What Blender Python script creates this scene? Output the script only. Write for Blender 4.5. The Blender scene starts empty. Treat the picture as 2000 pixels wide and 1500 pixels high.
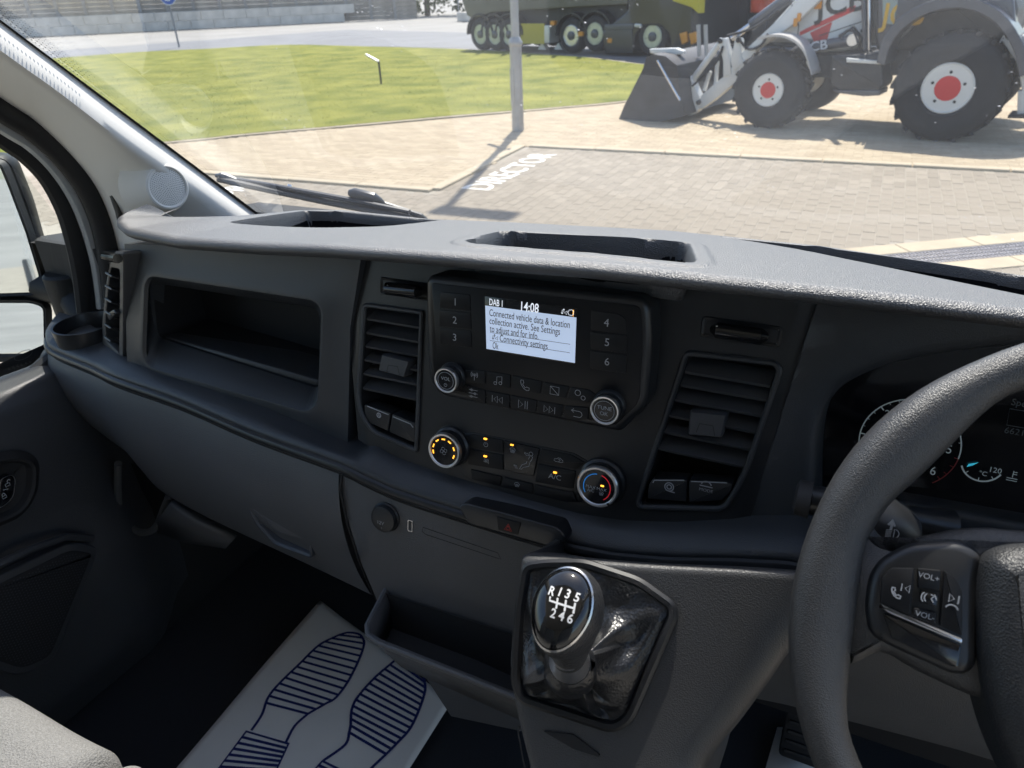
import bpy, bmesh, math, random
from mathutils import Vector, Matrix
V = Vector
rad = math.radians
random.seed(4)
S = bpy.context.scene

# ------------------------------------------------------------------ camera
CAM = V((0.0, 0.0, 1.85)); FPX = 1425.0
yaw, pitch, roll = rad(26.5), rad(28.5), rad(-2.4)
CW = V((-math.sin(yaw)*math.cos(pitch), math.cos(yaw)*math.cos(pitch), -math.sin(pitch)))
r0 = V((math.cos(yaw), math.sin(yaw), 0)); u0 = r0.cross(CW)
CR = r0*math.cos(roll) + u0*math.sin(roll); CU = -r0*math.sin(roll) + u0*math.cos(roll)
cd = bpy.data.cameras.new('camera'); cam = bpy.data.objects.new('camera', cd); S.collection.objects.link(cam)
cam.matrix_world = Matrix(((CR.x, CU.x, -CW.x, CAM.x), (CR.y, CU.y, -CW.y, CAM.y), (CR.z, CU.z, -CW.z, CAM.z), (0, 0, 0, 1)))
cd.sensor_fit = 'HORIZONTAL'; cd.sensor_width = 36; cd.lens = FPX/2000*36
cd.clip_start = 0.02; cd.clip_end = 3000
cd.dof.use_dof = True; cd.dof.focus_distance = 0.72; cd.dof.aperture_fstop = 13.0
S.camera = cam
# ------------------------------------------------------------------ sky and sun
SUN_AZ = rad(-15.5)      # measured from +Y (straight ahead of the van) towards +X
SUN_EL = rad(59.0)
w = bpy.data.worlds.new('World'); S.world = w; w.use_nodes = True
nt = w.node_tree; nt.nodes.clear()
sky = nt.nodes.new('ShaderNodeTexSky'); sky.sky_type = 'NISHITA'; sky.sun_disc = False
sky.sun_elevation = SUN_EL; sky.sun_rotation = SUN_AZ; sky.air_density = 1.0; sky.dust_density = 1.2
bg = nt.nodes.new('ShaderNodeBackground'); bg.inputs[1].default_value = 0.15
wo = nt.nodes.new('ShaderNodeOutputWorld'); nt.links.new(sky.outputs[0], bg.inputs[0]); nt.links.new(bg.outputs[0], wo.inputs[0])
sl = bpy.data.lights.new('sun', 'SUN'); sl.energy = 4.3; sl.angle = rad(0.53); sl.color = (1, 0.95, 0.87)
sun = bpy.data.objects.new('sun', sl); S.collection.objects.link(sun)
sdir = V((math.sin(SUN_AZ)*math.cos(SUN_EL), math.cos(SUN_AZ)*math.cos(SUN_EL), math.sin(SUN_EL)))
sun.rotation_euler = sdir.to_track_quat('Z', 'Y').to_euler(); sun.location = (0, 0, 20)
S.view_settings.view_transform = 'Standard'; S.view_settings.look = 'None'
S.view_settings.exposure = 0.88; S.view_settings.gamma = 1; S.view_settings.use_curve_mapping = False
S.render.engine = 'CYCLES'
S.cycles.use_denoising = True; S.cycles.use_adaptive_sampling = True; S.cycles.adaptive_threshold = .025; S.cycles.max_bounces = 7; S.cycles.diffuse_bounces = 3; S.cycles.transparent_max_bounces = 12
S.cycles.caustics_reflective = False; S.cycles.caustics_refractive = False; S.cycles.sample_clamp_indirect = 6

# ------------------------------------------------------------------ geometry helpers
def ray(px, py): return (CW*FPX + CR*(px-1000) - CU*(py-750)).normalized()
def hit(px, py, p0, n):
    d = ray(px, py); return CAM + d*((V(p0)-CAM).dot(V(n))/d.dot(V(n)))
def XP(px, py, x): return hit(px, py, (x, 0, 0), (1, 0, 0))
def YP(px, py, y): return hit(px, py, (0, y, 0), (0, 1, 0))
def ZP(px, py, z=0.0): return hit(px, py, (0, 0, z), (0, 0, 1))
class Frame:
    def __init__(s, o, u, v):
        s.o = V(o); s.u = V(u).normalized(); s.v = V(v).normalized(); s.n = s.u.cross(s.v).normalized(); s.v = s.n.cross(s.u)
    def pt(s, a, b, w=0): return s.o + s.u*a + s.v*b + s.n*w
    def uv(s, px, py, w=0):
        q = hit(px, py, s.o + s.n*w, s.n) - s.o; return (q.dot(s.u), q.dot(s.v))
    def poly(s, pts, w=0): return [s.uv(px, py, w) for px, py in pts]
def tilt_frame(o, deg, yawdeg=0):
    t = rad(deg); a = rad(yawdeg)
    u = V((math.cos(a), math.sin(a), 0)); back = V((-math.sin(a), math.cos(a), 0))
    return Frame(o, u, back*math.sin(t) + V((0, 0, 1))*math.cos(t))
def interp(tab, x):
    if x <= tab[0][0]: return tab[0][1]
    for (a, fa), (b, fb) in zip(tab, tab[1:]):
        if x <= b:
            t = (x-a)/(b-a); return fa + (fb-fa)*t
    return tab[-1][1]
def smooth(a, b, x):
    t = max(0, min(1, (x-a)/(b-a))); return t*t*(3-2*t)
def catmull(pts, n=8, closed=False):
    out = []; m = len(pts); pts = [V(p) for p in pts]
    rng = range(m) if closed else range(m-1)
    for i in rng:
        if closed: p0, p1, p2, p3 = pts[(i-1) % m], pts[i], pts[(i+1) % m], pts[(i+2) % m]
        else: p0, p1, p2, p3 = pts[max(i-1, 0)], pts[i], pts[i+1], pts[min(i+2, m-1)]
        for k in range(n):
            t = k/n
            out.append(0.5*((2*p1) + (p2-p0)*t + (2*p0-5*p1+4*p2-p3)*t*t + (3*p1-p0-3*p2+p3)*t**3))
    if not closed: out.append(pts[-1])
    return out
def c2(pts, n=8, closed=False): return [(p.x, p.y) for p in catmull([V((a, b, 0)) for a, b in pts], n, closed)]
def round_poly(c, r, k=5):
    out = []; m = len(c)
    rs = r if isinstance(r, (list, tuple)) else [r]*m
    for i in range(m):
        p = V((*c[i], 0)); a = V((*c[i-1], 0)); b = V((*c[(i+1) % m], 0))
        la, lb = (a-p).length, (b-p).length; rr = min(rs[i], la*.49, lb*.49)
        s = p + (a-p)*(rr/la); e = p + (b-p)*(rr/lb)
        for j in range(k+1):
            t = j/k; q = s*(1-t)**2 + p*2*t*(1-t) + e*t*t
            out.append((q.x, q.y))
    return out
def rrect(cx, cy, w, h, r, k=5):
    return round_poly([(cx-w/2, cy-h/2), (cx+w/2, cy-h/2), (cx+w/2, cy+h/2), (cx-w/2, cy+h/2)], r, k)
def circ(cx, cy, r, n=40, a0=0): return [(cx+r*math.cos(a0+2*math.pi*i/n), cy+r*math.sin(a0+2*math.pi*i/n)) for i in range(n)]
def area2(p): return sum(p[i-1][0]*p[i][1]-p[i][0]*p[i-1][1] for i in range(len(p)))/2
def inset(p, d):
    n = len(p); sgn = 1 if area2(p) > 0 else -1; out = []
    for i in range(n):
        a, b, c = V((*p[i-1], 0)), V((*p[i], 0)), V((*p[(i+1) % n], 0))
        e1, e2 = b-a, c-b
        if e1.length < 1e-9: e1 = e2
        if e2.length < 1e-9: e2 = e1
        e1 = e1.normalized(); e2 = e2.normalized()
        n1 = V((-e1.y, e1.x, 0))*sgn; n2 = V((-e2.y, e2.x, 0))*sgn
        m = n1+n2; m = m.normalized() if m.length > 1e-6 else n1
        k = 1/max(.5, m.dot(n1)); q = b + m*d*k; out.append((q.x, q.y))
    return out
class MB:
    def __init__(s): s.v = []; s.f = []
    def add(s, vf):
        o = len(s.v); s.v += [V(p) for p in vf[0]]; s.f += [tuple(i+o for i in f) for f in vf[1]]; return s
def loft(loops, closed=True, cap0=False, cap1=False):
    n = len(loops[0]); vs = [p for l in loops for p in l]; fs = []
    for i in range(len(loops)-1):
        for j in range(n if closed else n-1):
            k = (j+1) % n; fs.append((i*n+j, i*n+k, (i+1)*n+k, (i+1)*n+j))
    if cap0: fs.append(tuple(range(n))[::-1])
    if cap1: fs.append(tuple(range((len(loops)-1)*n, len(loops)*n)))
    return vs, fs
def prism(fr, out, w0, w1, r=0.0, steps=3, back=True, r0=0.0):
    """outline extruded along the frame normal from w0 to w1 with a rounded front edge"""
    if area2(out) < 0: out = out[::-1]
    L = []
    if r0: L.append([fr.pt(*p, w0) for p in inset(out, r0)])
    L.append([fr.pt(*p, w0+r0) for p in out])
    if r > 0:
        for k in range(steps+1):
            a = k/steps*math.pi/2
            L.append([fr.pt(*p, w1-r+r*math.sin(a)) for p in (inset(out, r*(1-math.cos(a))) if k else out)])
    else: L.append([fr.pt(*p, w1) for p in out])
    return loft(L, True, back, True)
def ringplate(fr, loops):
    """closed loops [(outline, w), ...] bridged one after another, last one capped"""
    L = []
    for o, wv in loops:
        if area2(o) < 0: o = o[::-1]
        L.append([fr.pt(*p, wv) for p in o])
    return L
def tube(path, rad_, n=12, cap=True, flat=1.0, up=None):
    path = [V(p) for p in path]; m = len(path)
    rs = rad_ if isinstance(rad_, (list, tuple)) else [rad_]*m
    L = []; prev = None
    for i in range(m):
        t = (path[min(i+1, m-1)]-path[max(i-1, 0)]).normalized()
        if prev is None:
            a = V(up) if up else (V((0, 0, 1)) if abs(t.z) < .9 else V((1, 0, 0)))
        else: a = prev
        b = (a - t*a.dot(t)).normalized(); prev = b; c = t.cross(b)
        L.append([path[i] + b*rs[i]*math.cos(2*math.pi*k/n) + c*rs[i]*flat*math.sin(2*math.pi*k/n) for k in range(n)])
    return loft(L, True, cap, cap)
def lathe(fr, cx, cy, prof, n=40, cap=True):
    L = [[fr.pt(cx+r*math.cos(2*math.pi*k/n), cy+r*math.sin(2*math.pi*k/n), wv) for k in range(n)] for r, wv in prof]
    return loft(L, True, cap, cap)
def boxm(fr, a0, a1, b0, b1, w0, w1):
    vs = [fr.pt(a, b, w_) for w_ in (w0, w1) for a, b in ((a0, b0), (a1, b0), (a1, b1), (a0, b1))]
    return vs, [(3, 2, 1, 0), (4, 5, 6, 7), (0, 1, 5, 4), (1, 2, 6, 5), (2, 3, 7, 6), (3, 0, 4, 7)]
WORLD = Frame((0, 0, 0), (1, 0, 0), (0, 1, 0))
def grid(f, nu, nv):
    vs = [f(i/nu, j/nv) for j in range(nv+1) for i in range(nu+1)]
    return vs, [(j*(nu+1)+i, j*(nu+1)+i+1, (j+1)*(nu+1)+i+1, (j+1)*(nu+1)+i) for j in range(nv) for i in range(nu)]
COL = S.collection
def link(o, parent):
    COL.objects.link(o)
    if parent is not None:
        o.parent = parent
        if parent.type == 'EMPTY': o.matrix_parent_inverse = Matrix.Translation(-V(parent.location))
    return o
def obj(name, vf, mat, parent=None, angle=35, bevel=0, seg=2, sub=0, solid=0, label=None, flat=False):
    if isinstance(vf, MB): vf = (vf.v, vf.f)
    me = bpy.data.meshes.new(name); me.from_pydata([tuple(p) for p in vf[0]], [], vf[1]); me.validate()
    bm = bmesh.new(); bm.from_mesh(me); bmesh.ops.recalc_face_normals(bm, faces=bm.faces) if not flat else None
    bm.to_mesh(me); bm.free()
    me.materials.append(mat)
    if not flat:
        me.polygons.foreach_set('use_smooth', [True]*len(me.polygons)); me.set_sharp_from_angle(angle=rad(angle))
    o = bpy.data.objects.new(name, me); link(o, parent)
    if solid: m = o.modifiers.new('s', 'SOLIDIFY'); m.thickness = solid; m.offset = -1
    if bevel: m = o.modifiers.new('b', 'BEVEL'); m.width = bevel; m.segments = seg; m.limit_method = 'ANGLE'; m.angle_limit = rad(30); m.harden_normals = False
    if sub: m = o.modifiers.new('u', 'SUBSURF'); m.levels = sub; m.render_levels = sub
    if label: o['label'] = label
    return o
def thing(name, loc, label, cat, group=None):
    o = bpy.data.objects.new(name, None); o.location = loc; o.empty_display_size = .05; COL.objects.link(o)
    o['label'] = label; o['category'] = cat
    if group: o['group'] = group
    return o
def tag(o, label, cat, group=None):
    o['label'] = label; o['category'] = cat
    if group: o['group'] = group
    return o
def struct(o, kind='structure'): o['kind'] = kind; return o
_tc = {}
def text2d(s, bold=0):
    if (s, bold) in _tc: return _tc[(s, bold)]
    cu = bpy.data.curves.new('t', 'FONT'); cu.body = s; cu.size = 1; cu.align_x = 'CENTER'; cu.align_y = 'CENTER'; cu.offset = bold; cu.resolution_u = 3
    o = bpy.data.objects.new('t', cu); COL.objects.link(o); bpy.context.view_layer.update()
    me = bpy.data.meshes.new_from_object(o); r = ([(v.co.x, v.co.y) for v in me.vertices], [tuple(p.vertices) for p in me.polygons])
    bpy.data.objects.remove(o); bpy.data.curves.remove(cu); bpy.data.meshes.remove(me)
    _tc[(s, bold)] = r; return r
def text(fr, s, a, b, size, xs=1.0, wv=.0005, bold=0, rot=0, align='C'):
    vs, fs = text2d(s, bold)
    if not vs: return [], []
    x0, x1 = min(v[0] for v in vs), max(v[0] for v in vs)
    dx = {'C': -(x0+x1)/2, 'L': -x0, 'R': -x1}[align]; c, sn = math.cos(rot), math.sin(rot)
    out = []
    for x, y in vs:
        x = (x+dx)*size*xs; y = y*size; out.append(fr.pt(a+x*c-y*sn, b+x*sn+y*c, wv))
    return out, fs
def strokes(fr, lines, wd, wv=.0005):
    """thin flat printed lines; each line a list of (u, v)"""
    vs, fs = [], []
    for ln in lines:
        n = len(ln); o = len(vs); closed = ln[0] == ln[-1] and n > 2
        for i, p in enumerate(ln):
            a = ln[i-1] if i else (ln[-2] if closed else p); b = ln[i+1] if i < n-1 else (ln[1] if closed else p)
            t = V((b[0]-a[0], b[1]-a[1], 0)); t = t.normalized() if t.length > 1e-9 else V((1, 0, 0))
            nx, ny = -t.y*wd/2, t.x*wd/2
            vs += [fr.pt(p[0]+nx, p[1]+ny, wv), fr.pt(p[0]-nx, p[1]-ny, wv)]
        fs += [(o+2*i, o+2*i+1, o+2*i+3, o+2*i+2) for i in range(n-1)]
    return vs, fs
def arc(cx, cy, r, a0, a1, n=16): return [(cx+r*math.cos(rad(a0+(a1-a0)*i/n)), cy+r*math.sin(rad(a0+(a1-a0)*i/n))) for i in range(n+1)]
def ring(cx, cy, r, n=24): p = arc(cx, cy, r, 0, 360, n); p[-1] = p[0]; return p
def sh(lines, a, b, s): return [[(a+x*s, b+y*s) for x, y in l] for l in lines]

# ------------------------------------------------------------------ materials
MATS = {}
def mat(name, col, rough=.5, metal=0, bump=0, bscale=400, var=0, vscale=6, spec=.5, emit=None, es=0, ior=1.5, kind='noise', coat=0, col2=None, bdist=.001):
    if name in MATS: return MATS[name]
    m = bpy.data.materials.new(name); m.use_nodes = True; nt = m.node_tree; b = nt.nodes['Principled BSDF']
    b.inputs['Base Color'].default_value = (*col, 1); b.inputs['Roughness'].default_value = rough; b.inputs['Metallic'].default_value = metal
    b.inputs['Specular IOR Level'].default_value = spec; b.inputs['IOR'].default_value = ior
    if coat: b.inputs['Coat Weight'].default_value = coat; b.inputs['Coat Roughness'].default_value = .05
    if emit: b.inputs['Emission Color'].default_value = (*emit, 1); b.inputs['Emission Strength'].default_value = es
    L = nt.links; tc = nt.nodes.new('ShaderNodeTexCoord')
    if var or col2:
        n = nt.nodes.new('ShaderNodeTexNoise'); n.inputs['Scale'].default_value = vscale; n.inputs['Detail'].default_value = 2.5
        L.new(tc.outputs['Object'], n.inputs['Vector'])
        rp = nt.nodes.new('ShaderNodeValToRGB'); e = rp.color_ramp.elements
        e[0].position = .3; e[1].position = .7
        e[0].color = (*[c*(1-var) for c in col], 1); e[1].color = (*(col2 or [min(1, c*(1+var)) for c in col]), 1)
        L.new(n.outputs['Fac'], rp.inputs[0]); L.new(rp.outputs[0], b.inputs['Base Color'])
        mr = nt.nodes.new('ShaderNodeMapRange'); mr.inputs[3].default_value = max(0, rough-.08); mr.inputs[4].default_value = min(1, rough+.08)
        L.new(n.outputs['Fac'], mr.inputs[0]); L.new(mr.outputs[0], b.inputs['Roughness'])
    if bump:
        bp = nt.nodes.new('ShaderNodeBump'); bp.inputs['Strength'].default_value = bump; bp.inputs['Distance'].default_value = bdist
        if kind == 'leather':
            n = nt.nodes.new('ShaderNodeTexVoronoi'); n.feature = 'F1'; n.inputs['Scale'].default_value = bscale; out = n.outputs['Distance']
            dn = nt.nodes.new('ShaderNodeTexNoise'); dn.inputs['Scale'].default_value = bscale*.6
            ad = nt.nodes.new('ShaderNodeVectorMath'); ad.operation = 'MULTIPLY_ADD'; ad.inputs[1].default_value = (.8/bscale,)*3
            L.new(tc.outputs['Object'], dn.inputs['Vector']); L.new(dn.outputs['Color'], ad.inputs[0]); L.new(tc.outputs['Object'], ad.inputs[2]); L.new(ad.outputs[0], n.inputs['Vector'])
        else:
            n = nt.nodes.new('ShaderNodeTexNoise'); n.inputs['Scale'].default_value = bscale; n.inputs['Detail'].default_value = 2; out = n.outputs['Fac']
            L.new(tc.outputs['Object'], n.inputs['Vector'])
        L.new(out, bp.inputs['Height']); L.new(bp.outputs[0], b.inputs['Normal'])
    MATS[name] = m; return m
def glass_mat(name, tint, refl=1.0, dust_veil=0):
    m = bpy.data.materials.new(name); m.use_nodes = True; nt = m.node_tree; nt.nodes.clear()
    o = nt.nodes.new('ShaderNodeOutputMaterial'); t = nt.nodes.new('ShaderNodeBsdfTransparent'); g = nt.nodes.new('ShaderNodeBsdfGlossy')
    g.inputs['Roughness'].default_value = .0; t.inputs[0].default_value = (*tint, 1)
    lw = nt.nodes.new('ShaderNodeLayerWeight'); lw.inputs[0].default_value = .5
    pw = nt.nodes.new('ShaderNodeMath'); pw.operation = 'POWER'; pw.inputs[1].default_value = 5
    x = nt.nodes.new('ShaderNodeMath'); x.operation = 'MULTIPLY_ADD'; x.inputs[1].default_value = .92*refl; x.inputs[2].default_value = .075*refl
    nt.links.new(lw.outputs['Facing'], pw.inputs[0]); nt.links.new(pw.outputs[0], x.inputs[0]); x.use_clamp = True
    mx = nt.nodes.new('ShaderNodeMixShader')
    nt.links.new(x.outputs[0], mx.inputs[0]); nt.links.new(t.outputs[0], mx.inputs[1]); nt.links.new(g.outputs[0], mx.inputs[2]); nt.links.new(mx.outputs[0], o.inputs[0])
    if dust_veil:  # dust specks, plus a pale film standing in for the reflection haze
        tc = nt.nodes.new('ShaderNodeTexCoord'); n1 = nt.nodes.new('ShaderNodeTexNoise'); n1.inputs['Scale'].default_value = 5; n1.inputs['Detail'].default_value = 5
        vo = nt.nodes.new('ShaderNodeTexVoronoi'); vo.inputs['Scale'].default_value = 95
        lt = nt.nodes.new('ShaderNodeMapRange'); lt.inputs[1].default_value = .05; lt.inputs[2].default_value = .13; lt.inputs[3].default_value = .30; lt.inputs[4].default_value = 0
        n2 = nt.nodes.new('ShaderNodeTexNoise'); n2.inputs['Scale'].default_value = 9
        g2 = nt.nodes.new('ShaderNodeMapRange'); g2.inputs[1].default_value = .55; g2.inputs[2].default_value = .68; g2.inputs[3].default_value = 0; g2.inputs[4].default_value = 1
        ml = nt.nodes.new('ShaderNodeMath'); ml.operation = 'MULTIPLY'
        ma = nt.nodes.new('ShaderNodeMath'); ma.operation = 'MULTIPLY_ADD'; ma.inputs[1].default_value = dust_veil*2
        tr = nt.nodes.new('ShaderNodeBsdfTranslucent'); tr.inputs[0].default_value = (.85, .87, .9, 1); m2 = nt.nodes.new('ShaderNodeMixShader')
        for q in (n1, vo, n2): nt.links.new(tc.outputs['Object'], q.inputs['Vector'])
        nt.links.new(vo.outputs['Distance'], lt.inputs[0]); nt.links.new(n2.outputs['Fac'], g2.inputs[0]); nt.links.new(lt.outputs[0], ml.inputs[0]); nt.links.new(g2.outputs[0], ml.inputs[1])
        nt.links.new(n1.outputs['Fac'], ma.inputs[0]); nt.links.new(ml.outputs[0], ma.inputs[2]); nt.links.new(ma.outputs[0], m2.inputs[0])
        nt.links.new(mx.outputs[0], m2.inputs[1]); nt.links.new(tr.outputs[0], m2.inputs[2]); nt.links.new(m2.outputs[0], o.inputs[0])
    return m
PAD = mat('pad_plastic', (.044, .045, .049), .50, bump=.6, bscale=800, kind='leather', var=.35, vscale=650, spec=.8, ior=1.68)  # fine colour speckle stands in for the tiny shadows of the grain
FASC = mat('fascia_plastic', (.039, .042, .047), .38, bump=.25, bscale=1000, kind='leather', var=.1, vscale=8)
LOW = mat('lower_plastic_light_fill', (.085, .086, .089), .43, bump=.3, bscale=900, kind='leather', var=.1, vscale=7)  # colour lightened to make up for missing light on the lower dash
SATIN = mat('satin_black', (.020, .021, .023), .34, spec=.5, var=.12, vscale=14)
GLOSS = mat('gloss_black', (.008, .008, .009), .12, var=.1, vscale=30, coat=.3)
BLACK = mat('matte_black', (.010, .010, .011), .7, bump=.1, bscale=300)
CARPET = mat('footwell_carpet', (.028, .030, .036), .95, bump=.8, bscale=900, bdist=.003)
CHROME = mat('satin_chrome', (.86, .86, .87), .28, 1, bump=.02, bscale=900)
PRINT = mat('white_print', (.55, .56, .58), .6)
PRINTDIM = mat('grey_print', (.36, .37, .39), .6)
PRINTRED = mat('red_print', (.5, .04, .03), .6)
AMBER = mat('amber_light', (.6, .25, .03), .5, emit=(1, .42, .04), es=1.3)
LEATH = mat('wheel_leather', (.030, .030, .031), .44, spec=.65, ior=1.55, bump=.4, bscale=1150, kind='leather', var=.1, vscale=12)
TRIM = mat('pale_pillar_trim', (.74, .725, .69), .9, spec=.25, bump=.15, bscale=900, var=.03, vscale=5)
WHITEP = mat('white_paint', (.74, .76, .77), .25, coat=.6, var=.02, vscale=2)
RUBBER = mat('black_rubber', (.012, .012, .013), .6, bump=.15, bscale=200)
# ================================================================== OUTSIDE: ground, paving, lawn, road
ASPH = mat('pale_concrete_yard', (.27, .26, .24), .85, bump=.3, bscale=60, var=.14, vscale=.35, bdist=.01)
ROADM = mat('road_asphalt', (.15, .153, .16), .7, bump=.4, bscale=90, var=.18, vscale=.5, bdist=.01)
TANB = mat('sandy_mortar', (.36, .29, .19), .95, bump=.3, bscale=50, var=.1)
GREYB = mat('pale_joint_sand', (.33, .295, .24), .95, bump=.3, bscale=50, var=.1)
KERB = mat('sandy_kerb', (.44, .37, .265), .9, bump=.3, bscale=80, var=.12, vscale=3)
GRASS = mat('mown_grass', (.155, .18, .036), .95, bump=.35, bscale=35, col2=(.255, .25, .06), var=.2, vscale=1.1, bdist=.04, spec=.1)
PAINT = mat('worn_white_paint', (.74, .72, .66), .8, var=.25, vscale=14)
def paver_mat(name, a, b):
    m = bpy.data.materials.new(name); m.use_nodes = True; nt = m.node_tree; p = nt.nodes['Principled BSDF']; p.inputs['Roughness'].default_value = .9
    g = nt.nodes.new('ShaderNodeNewGeometry'); rp = nt.nodes.new('ShaderNodeValToRGB'); tc = nt.nodes.new('ShaderNodeTexCoord')
    n = nt.nodes.new('ShaderNodeTexNoise'); n.inputs['Scale'].default_value = 3; n.inputs['Detail'].default_value = 8
    ad = nt.nodes.new('ShaderNodeMath'); ad.operation = 'MULTIPLY_ADD'; ad.inputs[1].default_value = .55
    sb = nt.nodes.new('ShaderNodeMath'); sb.operation = 'MULTIPLY'; sb.inputs[1].default_value = .5
    nt.links.new(g.outputs['Random Per Island'], sb.inputs[0]); nt.links.new(tc.outputs['Object'], n.inputs['Vector'])
    nt.links.new(n.outputs['Fac'], ad.inputs[0]); nt.links.new(sb.outputs[0], ad.inputs[2]); nt.links.new(ad.outputs[0], rp.inputs[0])
    rp.color_ramp.elements[0].position = .2; rp.color_ramp.elements[1].position = .8
    rp.color_ramp.elements[0].color = (*a, 1); rp.color_ramp.elements[1].color = (*b, 1); nt.links.new(rp.outputs[0], p.inputs['Base Color'])
    bp = nt.nodes.new('ShaderNodeBump'); bp.inputs['Strength'].default_value = .3; bp.inputs['Distance'].default_value = .004
    n2 = nt.nodes.new('ShaderNodeTexNoise'); n2.inputs['Scale'].default_value = 120; nt.links.new(tc.outputs['Object'], n2.inputs['Vector']); nt.links.new(n2.outputs['Fac'], bp.inputs['Height']); nt.links.new(bp.outputs[0], p.inputs['Normal'])
    return m
PAVG = paver_mat('grey_paver', (.232, .198, .152), (.305, .263, .205))
PAVT = paver_mat('tan_paver', (.345, .275, .185), (.45, .37, .255))
def sheet(name, pts, z, m, parent=None, thick=0):
    n = len(pts); vs = [(x, y, z) for x, y in pts]; fs = [tuple(range(n))]
    if thick:
        vs += [(x, y, z-thick) for x, y in pts]; fs += [(i, (i+1) % n, (i+1) % n + n, i+n) for i in range(n)]
    return obj(name, (vs, fs), m, parent, flat=False)
def G(px, py): p = ZP(px, py); return (p.x, p.y)
struct(sheet('ground', [(-900, -300), (900, -300), (900, 900), (-900, 900)], -.03, ASPH))
road = [(-60, 8), (-37, 24.5), (-34, 31), (-30, 40), (-21, 36), (-14, 33), (0, 29), (30, 22), (30, 14), (2, 19), (-5.5, 20), (-9, 23), (-14, 25.5), (-20, 27), (-24.5, 28), (-30, 24), (-33, 14), (-42, 2)]
struct(sheet('road', road, -.022, ROADM))
lawn_near = [(-24, 2.5), (-12.5, 5.6), (-9.503, 7.956), (-8.766, 8.773), (-7.502, 9.944), (-6.287, 11.124), (-5.212, 12.06), (-4.117, 13.166), (-2.9, 15.2)]
lawn_far = [(-3.6, 18.0), (-5.718, 19.466), (-7.732, 21.228), (-9.886, 22.547), (-13.607, 24.39), (-19.179, 26.087), (-23.787, 27.223), (-26.6, 25.28), (-29.2, 23.4), (-31, 18), (-30, 9)]
lawn_poly = c2(lawn_near+lawn_far, 6, True)
lawn = struct(sheet('lawn', lawn_poly, .035, GRASS, None, .06))
kv = MB()
inn = lawn_poly; outp = inset(lawn_poly, -.09 if area2(lawn_poly) > 0 else -.09)
kv.add(loft([[V((x, y, -.02)) for x, y in outp], [V((x, y, .028)) for x, y in outp], [V((x, y, .028)) for x, y in inn], [V((x, y, -.02)) for x, y in inn]]))
struct(obj('lawn_kerb', kv, KERB))
# grass blades on the nearer lawn
def inside(p, poly):
    x, y = p; r = False
    for i in range(len(poly)):
        (x1, y1), (x2, y2) = poly[i-1], poly[i]
        if (y1 > y) != (y2 > y) and x < (x2-x1)*(y-y1)/(y2-y1)+x1: r = not r
    return r
bv, bf = [], []; rg = random.Random(11); lp = lawn_poly[::3]
while len(bf) < 16000:
    x = rg.uniform(-20, -3); y = rg.uniform(6, 22)
    if not inside((x, y), lp): continue
    a = rg.uniform(0, 6.28); h = rg.uniform(.004, .014); l = .03; o = len(bv)
    bv += [(x, y, .03), (x+math.cos(a)*l, y+math.sin(a)*l, .03), (x+rg.uniform(-.03, .03), y+rg.uniform(-.03, .03), .035+h)]; bf.append((o, o+1, o+2))
bl = obj('grass_blades', (bv, bf), mat('grass_blade', (.16, .185, .036), .8, col2=(.26, .255, .06), var=.2, vscale=3, spec=.2), flat=True)
struct(bl, 'stuff'); bl['label'] = 'short dry green grass of the lawn'
# raised sandy paving and grey bay
tan_poly = [(-14, 6.52), (-4.12, 6.62), (-4.2, 9.02), (9, 9.02), (12, 17), (-2.6, 18), (-2.8, 15.2), (-4.05, 13.1), (-5.15, 11.98), (-6.2, 11.04), (-7.42, 9.86), (-8.68, 8.69), (-9.42, 7.87), (-12.4, 5.62), (-22, 2.9), (-22, 1), (-14, 4)]
tanp = struct(sheet('sandy_pavement', tan_poly, .0065, TANB))
bayp = struct(sheet('parking_bay', [(-30, -14), (14, -14), (14, 9.05), (-4.15, 9.05), (-4.1, 6.6), (-30, 6.3)], -.0008, GREYB))
def paver_vf(w, l, h, c=.006):
    vs = [(-w/2, -l/2, -.03), (w/2, -l/2, -.03), (w/2, l/2, -.03), (-w/2, l/2, -.03), (-w/2, -l/2, h-c), (w/2, -l/2, h-c), (w/2, l/2, h-c), (-w/2, l/2, h-c),
          (-w/2+c, -l/2+c, h), (w/2-c, -l/2+c, h), (w/2-c, l/2-c, h), (-w/2+c, l/2-c, h)]
    fs = [(0, 1, 5, 4), (1, 2, 6, 5), (2, 3, 7, 6), (3, 0, 4, 7), (4, 5, 9, 8), (5, 6, 10, 9), (6, 7, 11, 10), (7, 4, 8, 11), (8, 9, 10, 11)]
    return vs, fs
def proj(p):
    d = V(p)-CAM; z = d.dot(CW); return 1000+FPX*d.dot(CR)/z, 750-FPX*d.dot(CU)/z, z
spots = []; rg = random.Random(3)
ch_d = V((.55, 1.0, 0)).normalized()          # drainage channel direction, bottom right
def in_channel(x, y):
    p = V((x-.62, y-6.0, 0)); return abs(p.cross(V((.823, .568, 0))).z) < .33 and p.x > -1.4
x = -4.02
i = 0
while x < 4.2:
    y = 3.9 + (.1 if i % 2 else 0)
    while y < 8.98:
        if not in_channel(x, y): spots.append((x, y))
        y += .203
    x += .1025; i += 1
xx = -4.12
while xx > -9.5:
    y = 4.4 + (.1 if i % 2 else 0)
    while y < 6.45: spots.append((xx, y)); y += .203
    xx -= .1025; i += 1
vis = []
for s in spots:
    px, py, z = proj((*s, 0))
    lim = interp([(400, 400), (830, 425), (1300, 448), (1600, 478), (2000, 540)], px)
    if 420 < px < 2000 and py < lim - 4: vis.append((z, s))
vis.sort(); near = set(s for _, s in vis[:300])
pm = None; bulk = MB(); base_vf = paver_vf(.098, .1985, .006, .003)
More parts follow.
